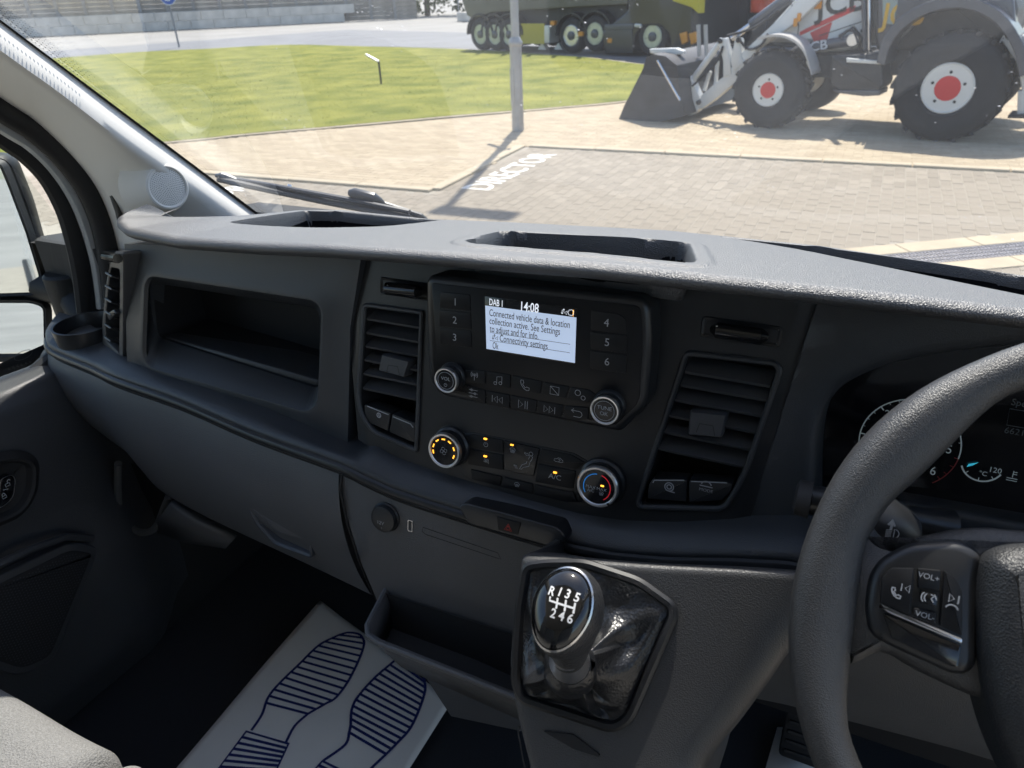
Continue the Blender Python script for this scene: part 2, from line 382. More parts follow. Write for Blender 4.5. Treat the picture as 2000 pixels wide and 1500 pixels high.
for s in spots:
    dz = rg.uniform(-.0015, .0015)
    if s in near:
        if pm is None:
            o = obj('paver', base_vf, PAVG, bayp, angle=20); pm = o
        else:
            o = pm.copy(); COL.objects.link(o)
        o.location = (s[0], s[1], dz-.004); o.rotation_euler = (rg.uniform(-.006, .006), rg.uniform(-.006, .006), rg.uniform(-.006, .006))
    else:
        bulk.add(([(a+s[0], b+s[1], c+dz-.004) for a, b, c in base_vf[0]], base_vf[1]))
bo = struct(obj('paver_field', bulk, PAVG, bayp, angle=20), 'stuff')
bulk = MB(); tv = paver_vf(.1985, .098, .006, .003); y = 5.0; i = 0
while y < 14.5:
    x = -13 + (.1 if i % 2 else 0)
    while x < 6.5:
        if inside((x, y), tan_poly) and inside((x, y+.06), tan_poly) and inside((x, y-.06), tan_poly): bulk.add(([(a+x, b+y, c+.004+rg.uniform(-.001, .001)) for a, b, c in tv[0]], tv[1]))
        x += .203
    y += .1025; i += 1
struct(obj('sandy_paver_field', bulk, PAVT, tanp, angle=20), 'stuff')
# kerb stones around the sandy paving
kerb = struct(bpy.data.objects.new('pavement_kerb', None)); COL.objects.link(kerb)
ks = None
def kerb_run(a, b):
    global ks
    a, b = V((*a, 0)), V((*b, 0)); L = (b-a).length; n = max(1, round(L/.9)); an = math.atan2((b-a).y, (b-a).x)
    for k in range(n):
        c = a + (b-a)*((k+.5)/n)
        if ks is None:
            ks = obj('kerb_stone', boxm(WORLD, -.445, .445, -.065, .065, -.06, .028), KERB, kerb, bevel=.012); o = ks
        else:
            o = ks.copy(); COL.objects.link(o)
        o.location = (c.x, c.y, rg.uniform(-.002, .002)); o.rotation_euler = (0, 0, an); o.scale = (L/n/.9, 1, 1)
kerb_run((-13.5, 6.44), (-4.12, 6.58)); kerb_run((-4.1, 6.6), (-4.22, 9.0)); kerb_run((-4.1, 9.06), (8.5, 9.1))
# painted lettering on the bay
gf = Frame((0, 0, .0035), (0, 1, 0), (-1, 0, 0))
tag(obj('bay_lettering', text(gf, 'DIRECTOR', 7.72, 3.70, .46, xs=.86, bold=.012), PAINT, flat=True), 'white DIRECTOR lettering painted on the grey parking bay', 'lettering')
gf2 = Frame((0, 0, .0035), (0, 1, 0), (-1, 0, 0))
tag(obj('bay_lettering', text(gf2, 'DIRECTOR', 5.22, 6.30, .46, xs=.86, bold=.012), PAINT, flat=True), 'painted white letters partly hidden behind the wiper blade', 'lettering')
# drainage channel
cf = Frame((.62, 6.0, .006), (.823, .568, 0), (-.568, .823, 0))
dr = thing('drain_channel', (.62, 6.0, 0), 'slotted drain channel between two sandy concrete edging strips', 'drain')
for b0, b1 in ((-.33, -.13), (.13, .33)):
    for k in range(9): obj('edging_slab', boxm(cf, -2+k*.6, -2+k*.6+.592, b0, b1, -.05, .004), KERB, dr, bevel=.006)
obj('channel_floor', boxm(cf, -2, 3.4, -.128, .128, -.09, -.05), BLACK, dr)
gm = MB(); GALV = mat('galvanised_steel', (.33, .32, .34), .45, .7, var=.15, vscale=20)
for k in range(180): gm.add(boxm(cf, -2+k*.03, -2+k*.03+.010, -.12, .12, -.02, 0))
for b in (-.12, -.06, 0, .06, .112): gm.add(boxm(cf, -2, 3.4, b, b+.008, -.02, .0015))
g = struct(obj('grating', gm, GALV, dr), 'stuff')

# ================================================================== OUTSIDE: wall, fence, signs, post, trees
CONC = mat('concrete_block', (.56, .53, .48), .9, bump=.3, bscale=30, var=.15, vscale=1.3, bdist=.01)
FENCE = mat('weathered_fence_board', (.33, .29, .24), .9, bump=.3, bscale=20, var=.2, vscale=1.1, bdist=.01)
wa, wb = V((-57, 36, 0)), V((-31, 57, 0))
wl = Frame(wa, (wb-wa), (0, 0, 1)); Lw = (wb-wa).length
wt = thing('concrete_wall', (wa+wb)/2, 'long low wall of pale concrete blocks beyond the road', 'wall')
blk = None
nb = 21
for row in range(2):
    for k in range(-6, 15):
        a0 = k*Lw/nb + (Lw/nb/2 if row else 0)
        c = wl.pt(a0+Lw/nb/2, .3+row*.6, -.3)
        if blk is None:
            blk = obj('concrete_block', boxm(Frame((0, 0, 0), wl.u, (0, 0, 1)), -Lw/nb/2+.01, Lw/nb/2-.01, -.293, .293, -.3, .3), CONC, wt, bevel=.02); o = blk
        else:
            o = blk.copy(); COL.objects.link(o)
        o.location = c
ft = thing('board_fence', wl.pt(Lw/2, 0, -1.2), 'tall weathered board fence between posts behind the block wall', 'fence')
pb = fb = None
for k in range(-8, 16):
    c = wl.pt(k*Lw/18, 0, -1.2)
    if pb is None: pb = o = obj('fence_post', boxm(Frame((0, 0, 0), wl.u, (0, 0, 1)), -.11, .11, 0, 4.2, -.12, .12), mat('fence_post', (.33, .31, .28), .9, var=.1), ft)
    else: o = pb.copy(); COL.objects.link(o)
    o.location = c
    for r in range(14):
        c = wl.pt((k+.5)*Lw/18, .15+r*.29, -1.2)
        if fb is None: fb = o = obj('fence_board', boxm(Frame((0, 0, 0), wl.u, (0, 0, 1)), -Lw/36+.11, Lw/36-.11, -.138, .138, -.03, .03), FENCE, ft, bevel=.01)
        else: o = fb.copy(); COL.objects.link(o)
        o.location = c + V((0, rg.uniform(-.02, .02), 0))
def sign(base, h, r, label, up_arrow=True, yaw_=0):
    t = thing('road_sign', base, label, 'sign')
    b = V(base); d = (CAM-b); d.z = 0; fr = Frame(b+V((0, 0, h)), V((0, 0, 1)).cross(d).normalized(), (0, 0, 1))
    obj('pole', tube([b, b+V((0, 0, h+r*.8))], .04, 10), mat('grey_pole', (.22, .23, .25), .5, .3), t)
    obj('sign_plate', prism(fr, circ(0, 0, r, 32), .045, .06), mat('sign_white', (.7, .72, .75), .5), t)
    obj('sign_face', prism(fr, circ(0, 0, r*.92, 32), .06, .064), mat('sign_blue', (.02, .09, .42), .4) if up_arrow else mat('sign_pale_blue', (.32, .42, .60), .4), t)
    if up_arrow:
        ar = strokes(fr, [[(r*.45, r*.45), (-r*.35, -r*.35)], [(-r*.4, r*.2), (-r*.38, -r*.38), (r*.2, -r*.4)]], r*.18, .068); obj('arrow', ar, mat('sign_white', ()), t, flat=True)
    return t
sign(ZP(350, 92), 2.05, .33, 'round blue keep left arrow sign on a grey pole past the lawn')
sign(ZP(897, 40), 1.85, .36, 'small pale round sign on a pole near the trailer tail', False)
bs = ZP(910, 42); bo = obj('concrete_base', boxm(Frame(bs, (.94, -.34, 0), (0, 0, 1)), -.55, .5, 0, .55, -.6, .3), CONC, None, bevel=.04); tag(bo, 'squat grey concrete block standing beside the pale round sign', 'block')
# lamp post
lpm = mat('galvanised_post', (.36, .36, .355), .5, .35, bump=.1, bscale=40, var=.12, vscale=6)
lb = ZP(1012, 256); lb.z = 0
lt = thing('lamp_post', lb, 'grey steel lamp post standing on the sandy paving', 'lamp post')
wf = Frame(lb, (1, 0, 0), (0, 1, 0))
obj('base_tube', lathe(wf, 0, 0, [(.088, -.02), (.085, .3), (.083, 1.08), (.084, 1.15)], 24), lpm, lt)
obj('collar', lathe(wf, 0, 0, [(.086, 1.13), (.098, 1.15), (.098, 1.19), (.06, 1.25)], 24), lpm, lt)
obj('upper_tube', lathe(wf, 0, 0, [(.058, 1.2), (.05, 4), (.042, 7.1)], 20), lpm, lt)
obj('lamp_head', boxm(Frame(lb+V((0, 0, 7.1)), (1, 0, 0), (0, 1, 0)), -.12, .75, -.14, .14, 0, .1), lpm, lt, bevel=.03)
obj('notice_plate', boxm(Frame(lb+V((0, 0, 2.05)), (.82, -.57, 0), (0, 0, 1)), -.3, .3, -.1, .1, .06, .07), lpm, lt)
obj('access_door', boxm(Frame(lb, (.9, -.43, 0), (0, 0, 1)), -.04, .04, .35, .85, .072, .088), lpm, lt, bevel=.004)
# lawn spotlight
mb_ = ZP(745, 167); lm = thing('lawn_light', mb_, 'small spotlight bar on a short dark stake in the lawn', 'light')
obj('stake', tube([mb_, mb_+V((0, 0, .5))], .022, 8), BLACK, lm)
obj('light_bar', tube([mb_+V((0, 0, .5)), mb_+V((-.33, .02, .64))], .025, 8, flat=1.6), mat('pale_metal', (.55, .55, .53), .4, .4), lm)
# trees far away
LEAF = [mat('leaf_%d' % k, c, .7, col2=c2_, var=.2, vscale=2) for k, (c, c2_) in enumerate([((.035, .06, .015), (.09, .12, .03)), ((.06, .085, .02), (.13, .15, .035)), ((.025, .045, .018), (.06, .085, .03))])]
BARK = mat('bark', (.10, .08, .06), .9, bump=.5, bscale=30, var=.2)
def tree(base, h, r, k, label, seed, n=2600):
    rg = random.Random(seed); b = V(base); t = thing('broadleaf_tree', b, label, 'tree', 'trees beyond the yard')
    tr = MB(); tr.add(tube([b, b+V((.1, .05, h*.3)), b+V((.05, -.1, h*.6)), b+V((.1, 0, h*.85))], [h*.03, h*.024, h*.015, h*.004], 8))
    for q in range(7):
        a = rg.uniform(0, 6.28); z = h*rg.uniform(.2, .6); e = b+V((math.cos(a)*r*.7, math.sin(a)*r*.7, z+h*.2))
        tr.add(tube([b+V((.07, 0, z)), (b+V((0, 0, z+h*.05))+e)/2, e], [h*.012, h*.008, h*.002], 6))
    obj('trunk', tr, BARK, t)
    vs, fs = [], []; cl = []
    for q in range(34):
        a = rg.uniform(0, 6.28); u = rg.random()**.5; z = rg.uniform(.06, 1); rr = r*math.sin(min(1, z*1.15+.12)*math.pi*.8+.25)
        cl.append((V((math.cos(a)*rr*u, math.sin(a)*rr*u, h*z)), r*rg.uniform(.2, .42)))
    for q in range(n):
        c, cr = rg.choice(cl); p = b + c + V((rg.gauss(0, 1), rg.gauss(0, 1), rg.gauss(0, .8))).normalized()*cr*rg.uniform(.5, 1.05)
        s = rg.uniform(.10, .24); A = V((rg.gauss(0, 1), rg.gauss(0, 1), rg.gauss(0, 1))).normalized(); B = A.orthogonal().normalized(); o = len(vs)
        vs += [p+A*s, p+B*s*.6, p-A*s, p-B*s*.6]; fs.append((o, o+1, o+2, o+3))
    obj('crown', (vs, fs), LEAF[k], t, flat=True)
for k, (x, y, h, r, m, lab) in enumerate([(-40.5, 62, 8, 3.0, 1, 'light green tree nearest the end of the board fence'), (-36.5, 60, 9, 3.2, 0, 'mid green tree between the fence end and the pale round sign'), (-33.5, 62, 10, 3.6, 2, 'dark green tree behind the pale round sign'), (-30, 63, 10, 3.8, 0, 'green tree rising behind the tail of the tipper trailer'),
    (-22, 76, 9, 4.4, 2, 'dark tree standing behind the tipper trailer body'), (-50, 68, 9, 3.8, 2, 'dark green tree behind the board fence')]):
    tree((x, y, 0), h, r, m, lab, 40+k)
# ================================================================== OUTSIDE: backhoe loader
TYRE = mat('tyre_rubber', (.022, .022, .024), .8, bump=.3, bscale=60, var=.2, vscale=5, bdist=.004)
BWHITE = mat('machine_white', (.62, .62, .60), .4, coat=.3, var=.05, vscale=3)
BRED = mat('machine_red', (.55, .02, .025), .4, coat=.3)
BDARK = mat('machine_black', (.018, .019, .022), .5, var=.15, vscale=5)
BGREY = mat('machine_charcoal', (.055, .06, .075), .35, coat=.3, var=.06, vscale=4)
STEEL = mat('ram_steel', (.6, .6, .62), .2, 1)
BUCK = mat('bucket_steel', (.045, .045, .05), .55, .2, bump=.2, bscale=30, var=.25, vscale=4)
AMBP = mat('amber_plastic', (.62, .25, .02), .35)
YEL = mat('safety_yellow', (.50, .42, .03), .5)
def wheel_parts(fr, cx, cy, r, wd, t, rimm, hubm, rim_f=.46, lugs=0, front=0.0, tread=None):
    prof = [(r*rim_f, front-.03), (r*(rim_f+.04), front), (r*(rim_f+.08), front+.008), (r*(rim_f+.11), front+.003), (r*.70, front+.014), (r*.80, front+.012), (r*.82, front+.005), (r*.90, front-.006), (r*.965, front-.05), (r*.985, front-.10 if wd > .25 else front-.06), (r*.985, front-wd+.08), (r*.94, front-wd+.02), (r*rim_f, front-wd)]
    w = obj('wheel', lathe(fr, cx, cy, prof, 48), TYRE, t, angle=50)
    if lugs:
        lm = MB()
        for k in range(lugs):
            for side in (0, 1):
                a = 2*math.pi*(k+side*.5)/lugs
                c = V((math.cos(a), math.sin(a))); tn = V((-math.sin(a), math.cos(a)))
                lf = Frame(fr.pt(cx+c.x*r*.975, cy+c.y*r*.975, front-wd/2), fr.u*tn.x+fr.v*tn.y, fr.n)
                sg = 1 if side else -1
                vs, fs = boxm(lf, -.022, .022, -wd/2+.03, 0, -.02, r*.04)
                q = []
                for p in vs:
                    d = p-lf.o; b = d.dot(lf.v); p = p + lf.u*(-b*.5); p = p if side == 0 else lf.o + lf.u*(d.dot(lf.u)-b*.5*1) - lf.v*b + lf.n*d.dot(lf.n)
                    q.append(p)
                lm.add((q, fs))
        struct(obj('tread_lugs', lm, TYRE, w), 'stuff')
    obj('rim', lathe(fr, cx, cy, [(r*rim_f*1.05, front-.012), (r*rim_f*1.0, front-.004), (r*rim_f*.93, front-.02), (r*rim_f*.82, front-.05), (r*rim_f*.6, front-.045), (.001, front-.045)], 40), rimm, w)
    if hubm:
        obj('hub', lathe(fr, cx, cy, [(r*rim_f*.56, front-.05), (r*rim_f*.55, front-.02), (r*rim_f*.5, front-.008), (.001, front-.006)], 32), hubm, w)
        bm_ = MB()
        for k in range(5):
            a = 2*math.pi*k/5+1.57; bm_.add(lathe(fr, cx+math.cos(a)*r*rim_f*.66, cy+math.sin(a)*r*rim_f*.66, [(r*.03, front-.06), (r*.03, front-.01), (.001, front-.008)], 10))
        struct(obj('wheel_nuts', bm_, BDARK, w), 'stuff')
    return w
bo_ = ZP(1848, 280); bf_ = ZP(1497, 254)
BH = Frame((bo_.x, bo_.y, 0), (bo_-bf_), (0, 0, 1))
bh = thing('backhoe_loader', BH.pt(-1.1, 0, -1.0), 'white and charcoal backhoe loader with red wheel hubs and a front shovel', 'digger')
def bpx(pts, w=0, r=0, k=3):
    p = BH.poly(pts, w); return round_poly(p, r, k) if r else p
# wheels (near side then far side)
ra, rb = BH.uv(1850, 173); fa, fb_ = BH.uv(1497, 177)
RR, RF = rb, fb_
wheel_parts(BH, ra, RR, RR, .46, bh, BWHITE, BRED, .44, 20)
wheel_parts(BH, fa, RF, RF, .34, bh, BWHITE, BRED, .40, 18, -.04)
wheel_parts(BH, ra, RR, RR, .46, bh, BWHITE, None, .44, 0, -1.75)
wheel_parts(BH, fa, RF, RF, .34, bh, BWHITE, None, .44, 0, -1.75)
obj('axle', tube([BH.pt(ra, RR, -.3), BH.pt(ra, RR, -2.0)], .14, 12), BDARK, bh)
obj('axle', tube([BH.pt(fa, RF, -.3), BH.pt(fa, RF, -2.0)], .1, 12), BDARK, bh)
# chassis, tank and bonnet
obj('chassis', prism(BH, bpx([(1585, 108), (1800, 96), (1960, 92), (1960, 130), (1720, 150), (1585, 152)], -.5), -1.6, -.5, .02), BDARK, bh)
obj('side_tank', prism(BH, bpx([(1622, 108), (1722, 104), (1726, 166), (1716, 178), (1640, 178), (1622, 168)], -.12, .05), -.6, -.12, .03), BDARK, bh)
obj('step', prism(BH, bpx([(1655, 113), (1722, 119), (1722, 125), (1655, 121)], -.1), -.25, -.06, .005), BWHITE, bh)
obj('under_step', prism(BH, bpx([(1626, 176), (1720, 176), (1718, 186), (1690, 188), (1640, 182)], -.12), -.5, -.1, .01), BGREY, bh)
bon = obj('bonnet', prism(BH, bpx([(1478, 80), (1556, -6), (1600, -34), (1690, -40), (1688, 92), (1652, 100), (1576, 104), (1552, 82), (1520, 78)], -.55, .03), -1.55, -.55, .05), BWHITE, bh)
obj('red_stripe', prism(BH, bpx([(1562, 62), (1660, 14), (1672, 10), (1668, 22), (1562, 70)], -.55), -.56, -.546), BRED, bon)
obj('red_panel', prism(BH, bpx([(1582, 64), (1626, 42), (1616, 76), (1590, 82)], -.55), -.56, -.547), BRED, bon)
lc = BH.uv(1640, 6, -.545); obj('maker_lettering', text(BH, 'JCB', lc[0], lc[1], .40, 1.0, -.546, .02, rot=rad(8)), BDARK, bon, flat=True)
lq = BH.uv(1598, 10, -.545); obj('amber_mark', prism(BH, rrect(lq[0], lq[1], .09, .09, .01), -.552, -.544), AMBP, bon)
l2 = BH.uv(1592, 92, -.5); obj('hose', tube([BH.pt(*BH.uv(1640, 70, -.52), -.5), BH.pt(*BH.uv(1670, 52, -.52), -.46), BH.pt(*BH.uv(1684, 72, -.52), -.46), BH.pt(*BH.uv(1680, 95, -.52), -.5)], .018, 8), BDARK, bh)
obj('lower_ram', tube([BH.pt(*BH.uv(1572, 94, -.4), -.4), BH.pt(*BH.uv(1668, 78, -.4), -.4)], .065, 12), BGREY, bh)
obj('ram_lettering', text(BH, 'JCB', *BH.uv(1594, 91, -.32), .16, 1.1, -.325, .012, rot=rad(10)), PRINT, bh, flat=True)
obj('ram_eye', lathe(BH, *BH.uv(1666, 78, -.35), [(.07, -.42), (.07, -.32), (.03, -.32)], 16), STEEL, bh)
obj('grab_rail', tube([BH.pt(*BH.uv(1697, -30, -.35), -.35), BH.pt(*BH.uv(1698, 98, -.35), -.35)], .018, 8), STEEL, bh)
obj('handle_post', tube([BH.pt(*BH.uv(1686, -30, -.38), -.38), BH.pt(*BH.uv(1690, 98, -.38), -.38)], .03, 8), BGREY, bh)
# front mudguard: thin arched band
arcp = [(1481, 78), (1506, 72), (1534, 74), (1560, 88), (1576, 112), (1586, 146)]
A = c2(BH.poly(arcp, -.02), 5); mg = []
for wv in (.02, .02, -.36, -.36):
    mg.append(wv)
L0 = [BH.pt(a, b, .02) for a, b in A]; L1 = [BH.pt(a, b+.03, .02) for a, b in A]; L2 = [BH.pt(a, b+.03, -.36) for a, b in A]; L3 = [BH.pt(a, b, -.36) for a, b in A]
obj('front_mudguard', loft([list(x) for x in zip(L0, L1, L2, L3)], True, True, True), mat('pale_mudguard', (.42, .41, .40), .5), bh)
# cab and rear mudguard
obj('cab', prism(BH, bpx([(1700, -120), (1940, -150), (1990, 20), (1960, 96), (1712, 100), (1700, 40)], -.35, .05), -1.75, -.35, .05), BDARK, bh)
wn = obj('cab_door', prism(BH, bpx([(1716, -110), (1800, -130), (1808, 20), (1780, 60), (1740, 92), (1716, 92)], -.34, .05), -.36, -.325, .01), BGREY, bh)
obj('door_glass', prism(BH, bpx([(1724, -100), (1796, -118), (1800, 14), (1776, 46), (1740, 48), (1724, 44)], -.325, .05), -.33, -.322), mat('cab_glass', (.20, .27, .25), .06, coat=1), wn)
obj('door_lettering', text(BH, 'JCB', *BH.uv(1762, 30, -.32), .34, .9, -.319, .02), mat('amber_lettering', (.62, .36, .02), .5), wn, flat=True)
mgp = [(1728, 128), (1738, 92), (1760, 60), (1796, 34), (1842, 18), (1890, 18), (1932, 36), (1962, 66), (1984, 110), (1990, 150)]
A = c2(BH.poly(mgp, .02), 5); O = [(a+(a-ra)*.14, b+(b-RR)*.14) for a, b in A]
sec = [[BH.pt(*A[i], .03), BH.pt(*O[i], .03), BH.pt(*O[i], -.5), BH.pt(*A[i], -.5)] for i in range(len(A))]
obj('rear_mudguard', loft(sec, True, True, True), BGREY, bh, bevel=.01)
obj('mudguard_panel', prism(BH, bpx([(1738, 92), (1796, 30), (1890, 14), (1960, 60), (1990, 110), (1980, 0), (1880, -60), (1760, -40)], -.3), -.5, -.3, .02), BGREY, bh)
# loader arms, tipping ram and shovel
def armset(w0, w1, nm):
    obj('loader_arm', prism(BH, bpx([(1356, 216), (1370, 186), (1424, 140), (1440, 112), (1500, 56), (1560, 0), (1600, -30), (1620, -18), (1560, 40), (1480, 96), (1446, 140), (1440, 158), (1400, 192), (1372, 212)], w1), w0, w1, .012), BWHITE, bh)
    obj('tipping_lever', prism(BH, bpx([(1318, 118), (1326, 112), (1338, 118), (1352, 160), (1366, 190), (1362, 218), (1350, 226), (1332, 222), (1328, 204), (1336, 180), (1330, 150)], w1+.02, .02), w0-.02, w1+.02, .012), BWHITE, bh)
    obj('tipping_link', tube([BH.pt(*BH.uv(1350, 156, w1), (w0+w1)/2), BH.pt(*BH.uv(1408, 78, w1), (w0+w1)/2)], .045, 8), BWHITE, bh)
    obj('arm_web', prism(BH, bpx([(1400, 78), (1416, 74), (1426, 112), (1428, 146), (1412, 152), (1412, 118)], w1+.01, .02), w0, w1+.01, .01), BWHITE, bh)
    obj('arm_web', prism(BH, bpx([(1436, 74), (1446, 76), (1448, 112), (1456, 122), (1432, 140), (1426, 118)], w1+.01, .02), w0, w1+.01, .01), BWHITE, bh)
    for q in ((1384, 140, 1372, 178), (1398, 120, 1394, 170)):
        obj('arm_brace', tube([BH.pt(*BH.uv(q[0], q[1], w1), (w0+w1)/2), BH.pt(*BH.uv(q[2], q[3], w1), (w0+w1)/2)], .03, 8), BWHITE, bh)
    for q in ((1330, 124), (1346, 162), (1334, 208), (1364, 200), (1406, 80), (1442, 78)):
        obj('pivot_pin', lathe(BH, *BH.uv(*q, w1+.03), [(.035, w1), (.035, w1+.04), (.02, w1+.045), (.001, w1+.045)], 12), BDARK, bh)
    obj('lift_ram', tube([BH.pt(*BH.uv(1424, 76, w1), w1-.1), BH.pt(*BH.uv(1470, 44, w1), w1-.1)], .04, 10), STEEL, bh)
    obj('ram_body', tube([BH.pt(*BH.uv(1462, 50, w1), w1-.1), BH.pt(*BH.uv(1540, -8, w1), w1-.1)], .075, 10), BGREY, bh)
armset(-.48, -.36, 0); armset(-1.66, -1.54, 1)
so = BH.poly([(1208, 234), (1219, 207), (1256, 134), (1262, 112), (1276, 106), (1300, 110), (1322, 128), (1330, 200), (1338, 226), (1300, 236), (1258, 240)], .05)
sho = obj('shovel', prism(BH, so, -1.95, -1.92), BUCK, bh)
MBs = MB(); MBs.add(prism(BH, so, .02, .05)); MBs.add(prism(BH, so, -2.1, -2.07))
back = BH.poly([(1256, 134), (1276, 106), (1300, 110), (1322, 128), (1330, 200), (1338, 226), (1300, 236), (1258, 240), (1208, 234)], .05)
MBs.add(loft([[BH.pt(*p, .03) for p in back], [BH.pt(*p, -2.08) for p in back]], False)); obj('shovel_shell', MBs, BUCK, sho, solid=.0)
obj('edge_plate', tube([BH.pt(*BH.uv(1284, 118, .06), .05), BH.pt(*BH.uv(1328, 196, .06), .05)], .022, 8), STEEL, sho)
obj('fork_tine', prism(BH, BH.poly([(1268, 96), (1320, 94), (1334, 100), (1334, 106), (1300, 108), (1270, 104)], -.3), -.4, -.3, .01), BWHITE, sho)
for q, wv in ((1364, -.75), (1378, -.75)):
    obj('grille_bar', tube([BH.pt(*BH.uv(q, 48, wv), wv), BH.pt(*BH.uv(q+2, 110, wv), wv)], .03, 8), mat('grey_bar', (.35, .35, .34), .5), bh)
for k, pts in enumerate((((1420, 70), (1450, 62), (1480, 50), (1520, 20)), ((1446, 80), (1462, 96), (1486, 88), (1500, 66)), ((1352, 168), (1372, 150), (1400, 120), (1412, 90)), ((1640, 74), (1655, 60), (1668, 62), (1676, 84)), ((1700, 98), (1712, 112), (1730, 108), (1744, 96)))):
    obj('hydraulic_hose', tube(catmull([BH.pt(*BH.uv(*q, -.33), -.33) for q in pts], 5), .017, 8), BDARK, bh)
for q in ((1560, 34), (1553, 44)): obj('side_reflector', prism(BH, rrect(*BH.uv(*q, -.34), .05, .10, .01, 3), -.37, -.345), AMBP, bh)
for q in ((1600, 84), (1626, 90), (1664, 90), (1684, 60), (1556, 26)): obj('bolt_head', lathe(BH, *BH.uv(*q, -.54), [(.022, -.56), (.022, -.535), (.001, -.53)], 10), BDARK, bh)
obj('exhaust_pipe', tube([BH.pt(*BH.uv(1630, -30, -.8), -.8), BH.pt(*BH.uv(1630, -30, -.8), -.8)+V((0, 0, 1.0))], .045, 12), BDARK, bh)
obj('bonnet_seam', strokes(BH, [[BH.uv(*q, -.545) for q in ((1545, 6), (1560, 50), (1556, 84))], [BH.uv(*q, -.545) for q in ((1600, 70), (1690, 40))]], .012, -.546), BDARK, bh, flat=True)
# stabiliser at the rear
obj('rear_frame', prism(BH, bpx([(1955, 78), (2010, 66), (2080, 60), (2080, 100), (2020, 170), (1996, 180), (1984, 120)], -.2), -1.7, -.2, .02), BWHITE, bh)
obj('stabiliser_leg', prism(BH, bpx([(1988, 178), (2016, 172), (2016, 226), (1986, 226)], -.2), -.36, -.2, .01), BWHITE, bh)
obj('stabiliser_foot', prism(BH, bpx([(1970, 224), (2040, 222), (2040, 231), (1968, 230)], -.15), -.5, -.1, .01), BDARK, bh)
obj('warning_lettering', text(BH, 'AIR CON', *BH.uv(1998, 72, -.18), .11, 1, -.19, .012, rot=rad(8)), PRINT, bh, flat=True)

# ================================================================== OUTSIDE: tipper lorry
to_ = ZP(1273, 110); tf_ = ZP(940, 99); TK = Frame((to_.x, to_.y, 0), (to_-tf_), (0, 0, 1))
tk = thing('tipper_lorry', TK.pt(-3.5, 0, -1.2), 'dark articulated tipper lorry with a cream trailer body across the road', 'lorry')
TDARK = mat('lorry_dark_green', (.017, .018, .020), .35, coat=.4, var=.1, vscale=2)
TCREAM = mat('trailer_cream', (.125, .118, .105), .6, var=.15, vscale=1.5)
TRIM_ = mat('lorry_rim', (.50, .52, .42), .3, .3, var=.1)
ALLOY = mat('alloy_rim', (.62, .63, .65), .25, .8)
def tpx(pts, w=0, r=0): p = TK.poly(pts, w); return round_poly(p, r, 3) if r else p
for q, rm in (((938, 72), TRIM_), ((966, 72), TRIM_), ((994, 73), TRIM_), ((1115, 84), ALLOY), ((1161, 80), TRIM_), ((1273, 88), TRIM_)):
    a, b = TK.uv(*q); r = .5; wheel_parts(TK, a, r if q[0] != 1161 else .56, r, .34, tk, rm, None, .58)
    obj('wheel_arch', loft([[TK.pt(a+R_*math.cos(t_), (.5 if q[0] != 1161 else .56)+R_*math.sin(t_), w_) for R_, w_ in ((.58, .03), (.63, .03), (.63, -.4), (.58, -.4))] for t_ in [math.pi*k/14 for k in range(15)]], True, True, True), BDARK, tk)
    wheel_parts(TK, a, r, r, .34, tk, rm, None, .58, 0, -2.1)
    zc_ = .5 if q[0] != 1161 else .56
    obj('hub_cap', lathe(TK, a, zc_, [(.13, -.05), (.12, .03), (.06, .05), (.001, .05)], 20), BGREY, tk)
    obj('rim_ring', lathe(TK, a, zc_, [(.28, -.03), (.27, .0), (.25, .0), (.24, -.045)], 28, False), rm, tk)
    hm_ = MB()
    for k in range(10): hm_.add(lathe(TK, a+.19*math.cos(k*.628), zc_+.19*math.sin(k*.628), [(.028, -.05), (.028, -.028), (.001, -.028)], 10))
    struct(obj('rim_holes', hm_, BDARK, tk), 'stuff')
    obj('axle', tube([TK.pt(a, r, -.2), TK.pt(a, r, -2.3)], .09, 8), BDARK, tk)
obj('trailer_frame', prism(TK, tpx([(925, 20), (1225, 2), (1225, 60), (1095, 62), (925, 62)], -.3), -2.2, -.3, .02), BDARK, tk)
tb = obj('trailer_body', prism(TK, tpx([(902, 2), (912, -60), (1226, -70), (1226, 8), (1150, 12), (960, 24), (922, 36), (912, 30)], -.02), -2.45, -.02, .03), TCREAM, tk)
for k in range(6): obj('body_rib', prism(TK, [(TK.uv(950+k*48, 0, 0)[0]+dx, z_) for dx, z_ in ((-.06, 1.5), (.06, 1.5), (.06, 3.4), (-.06, 3.4))], -.03, .05, .01), TCREAM, tb)
obj('side_board', prism(TK, rrect(*TK.uv(1039, 66, 0), 1.0, .58, .02), -.05, -.02), YEL, tk)
ym = MB()
for k in range(12):
    a, b = TK.uv(1039, 66, 0); ym.add(prism(TK, rrect(a-.46+k*.083, b, .02, .58, .004, 2), -.02, -.005))
struct(obj('board_ribs', ym, YEL, tk), 'stuff')
obj('tool_box', prism(TK, tpx([(1062, 50), (1072, 50), (1072, 84), (1062, 84)]), -.5, -.02, .01), mat('pale_metal', ()), tk)
for q in (1050, 1082): obj('landing_foot', prism(TK, tpx([(q-8, 98), (q, 84), (q+8, 98)]), -.4, -.2), mat('pale_metal', ()), tk)
obj('cab_body', prism(TK, tpx([(1176, 62), (1226, 20), (1232, -160), (1340, -170), (1352, -40), (1352, 100), (1310, 108), (1308, 70), (1290, 50), (1256, 50), (1240, 70), (1236, 104), (1180, 104)], .05, .08), -2.45, .05, .06), TDARK, tk)
obj('side_skirt', prism(TK, tpx([(1182, 52), (1234, 50), (1236, 104), (1184, 104)], .08), -.1, .08, .03), mat('lorry_skirt', (.028, .029, .028), .4, coat=.3, var=.1), tk)
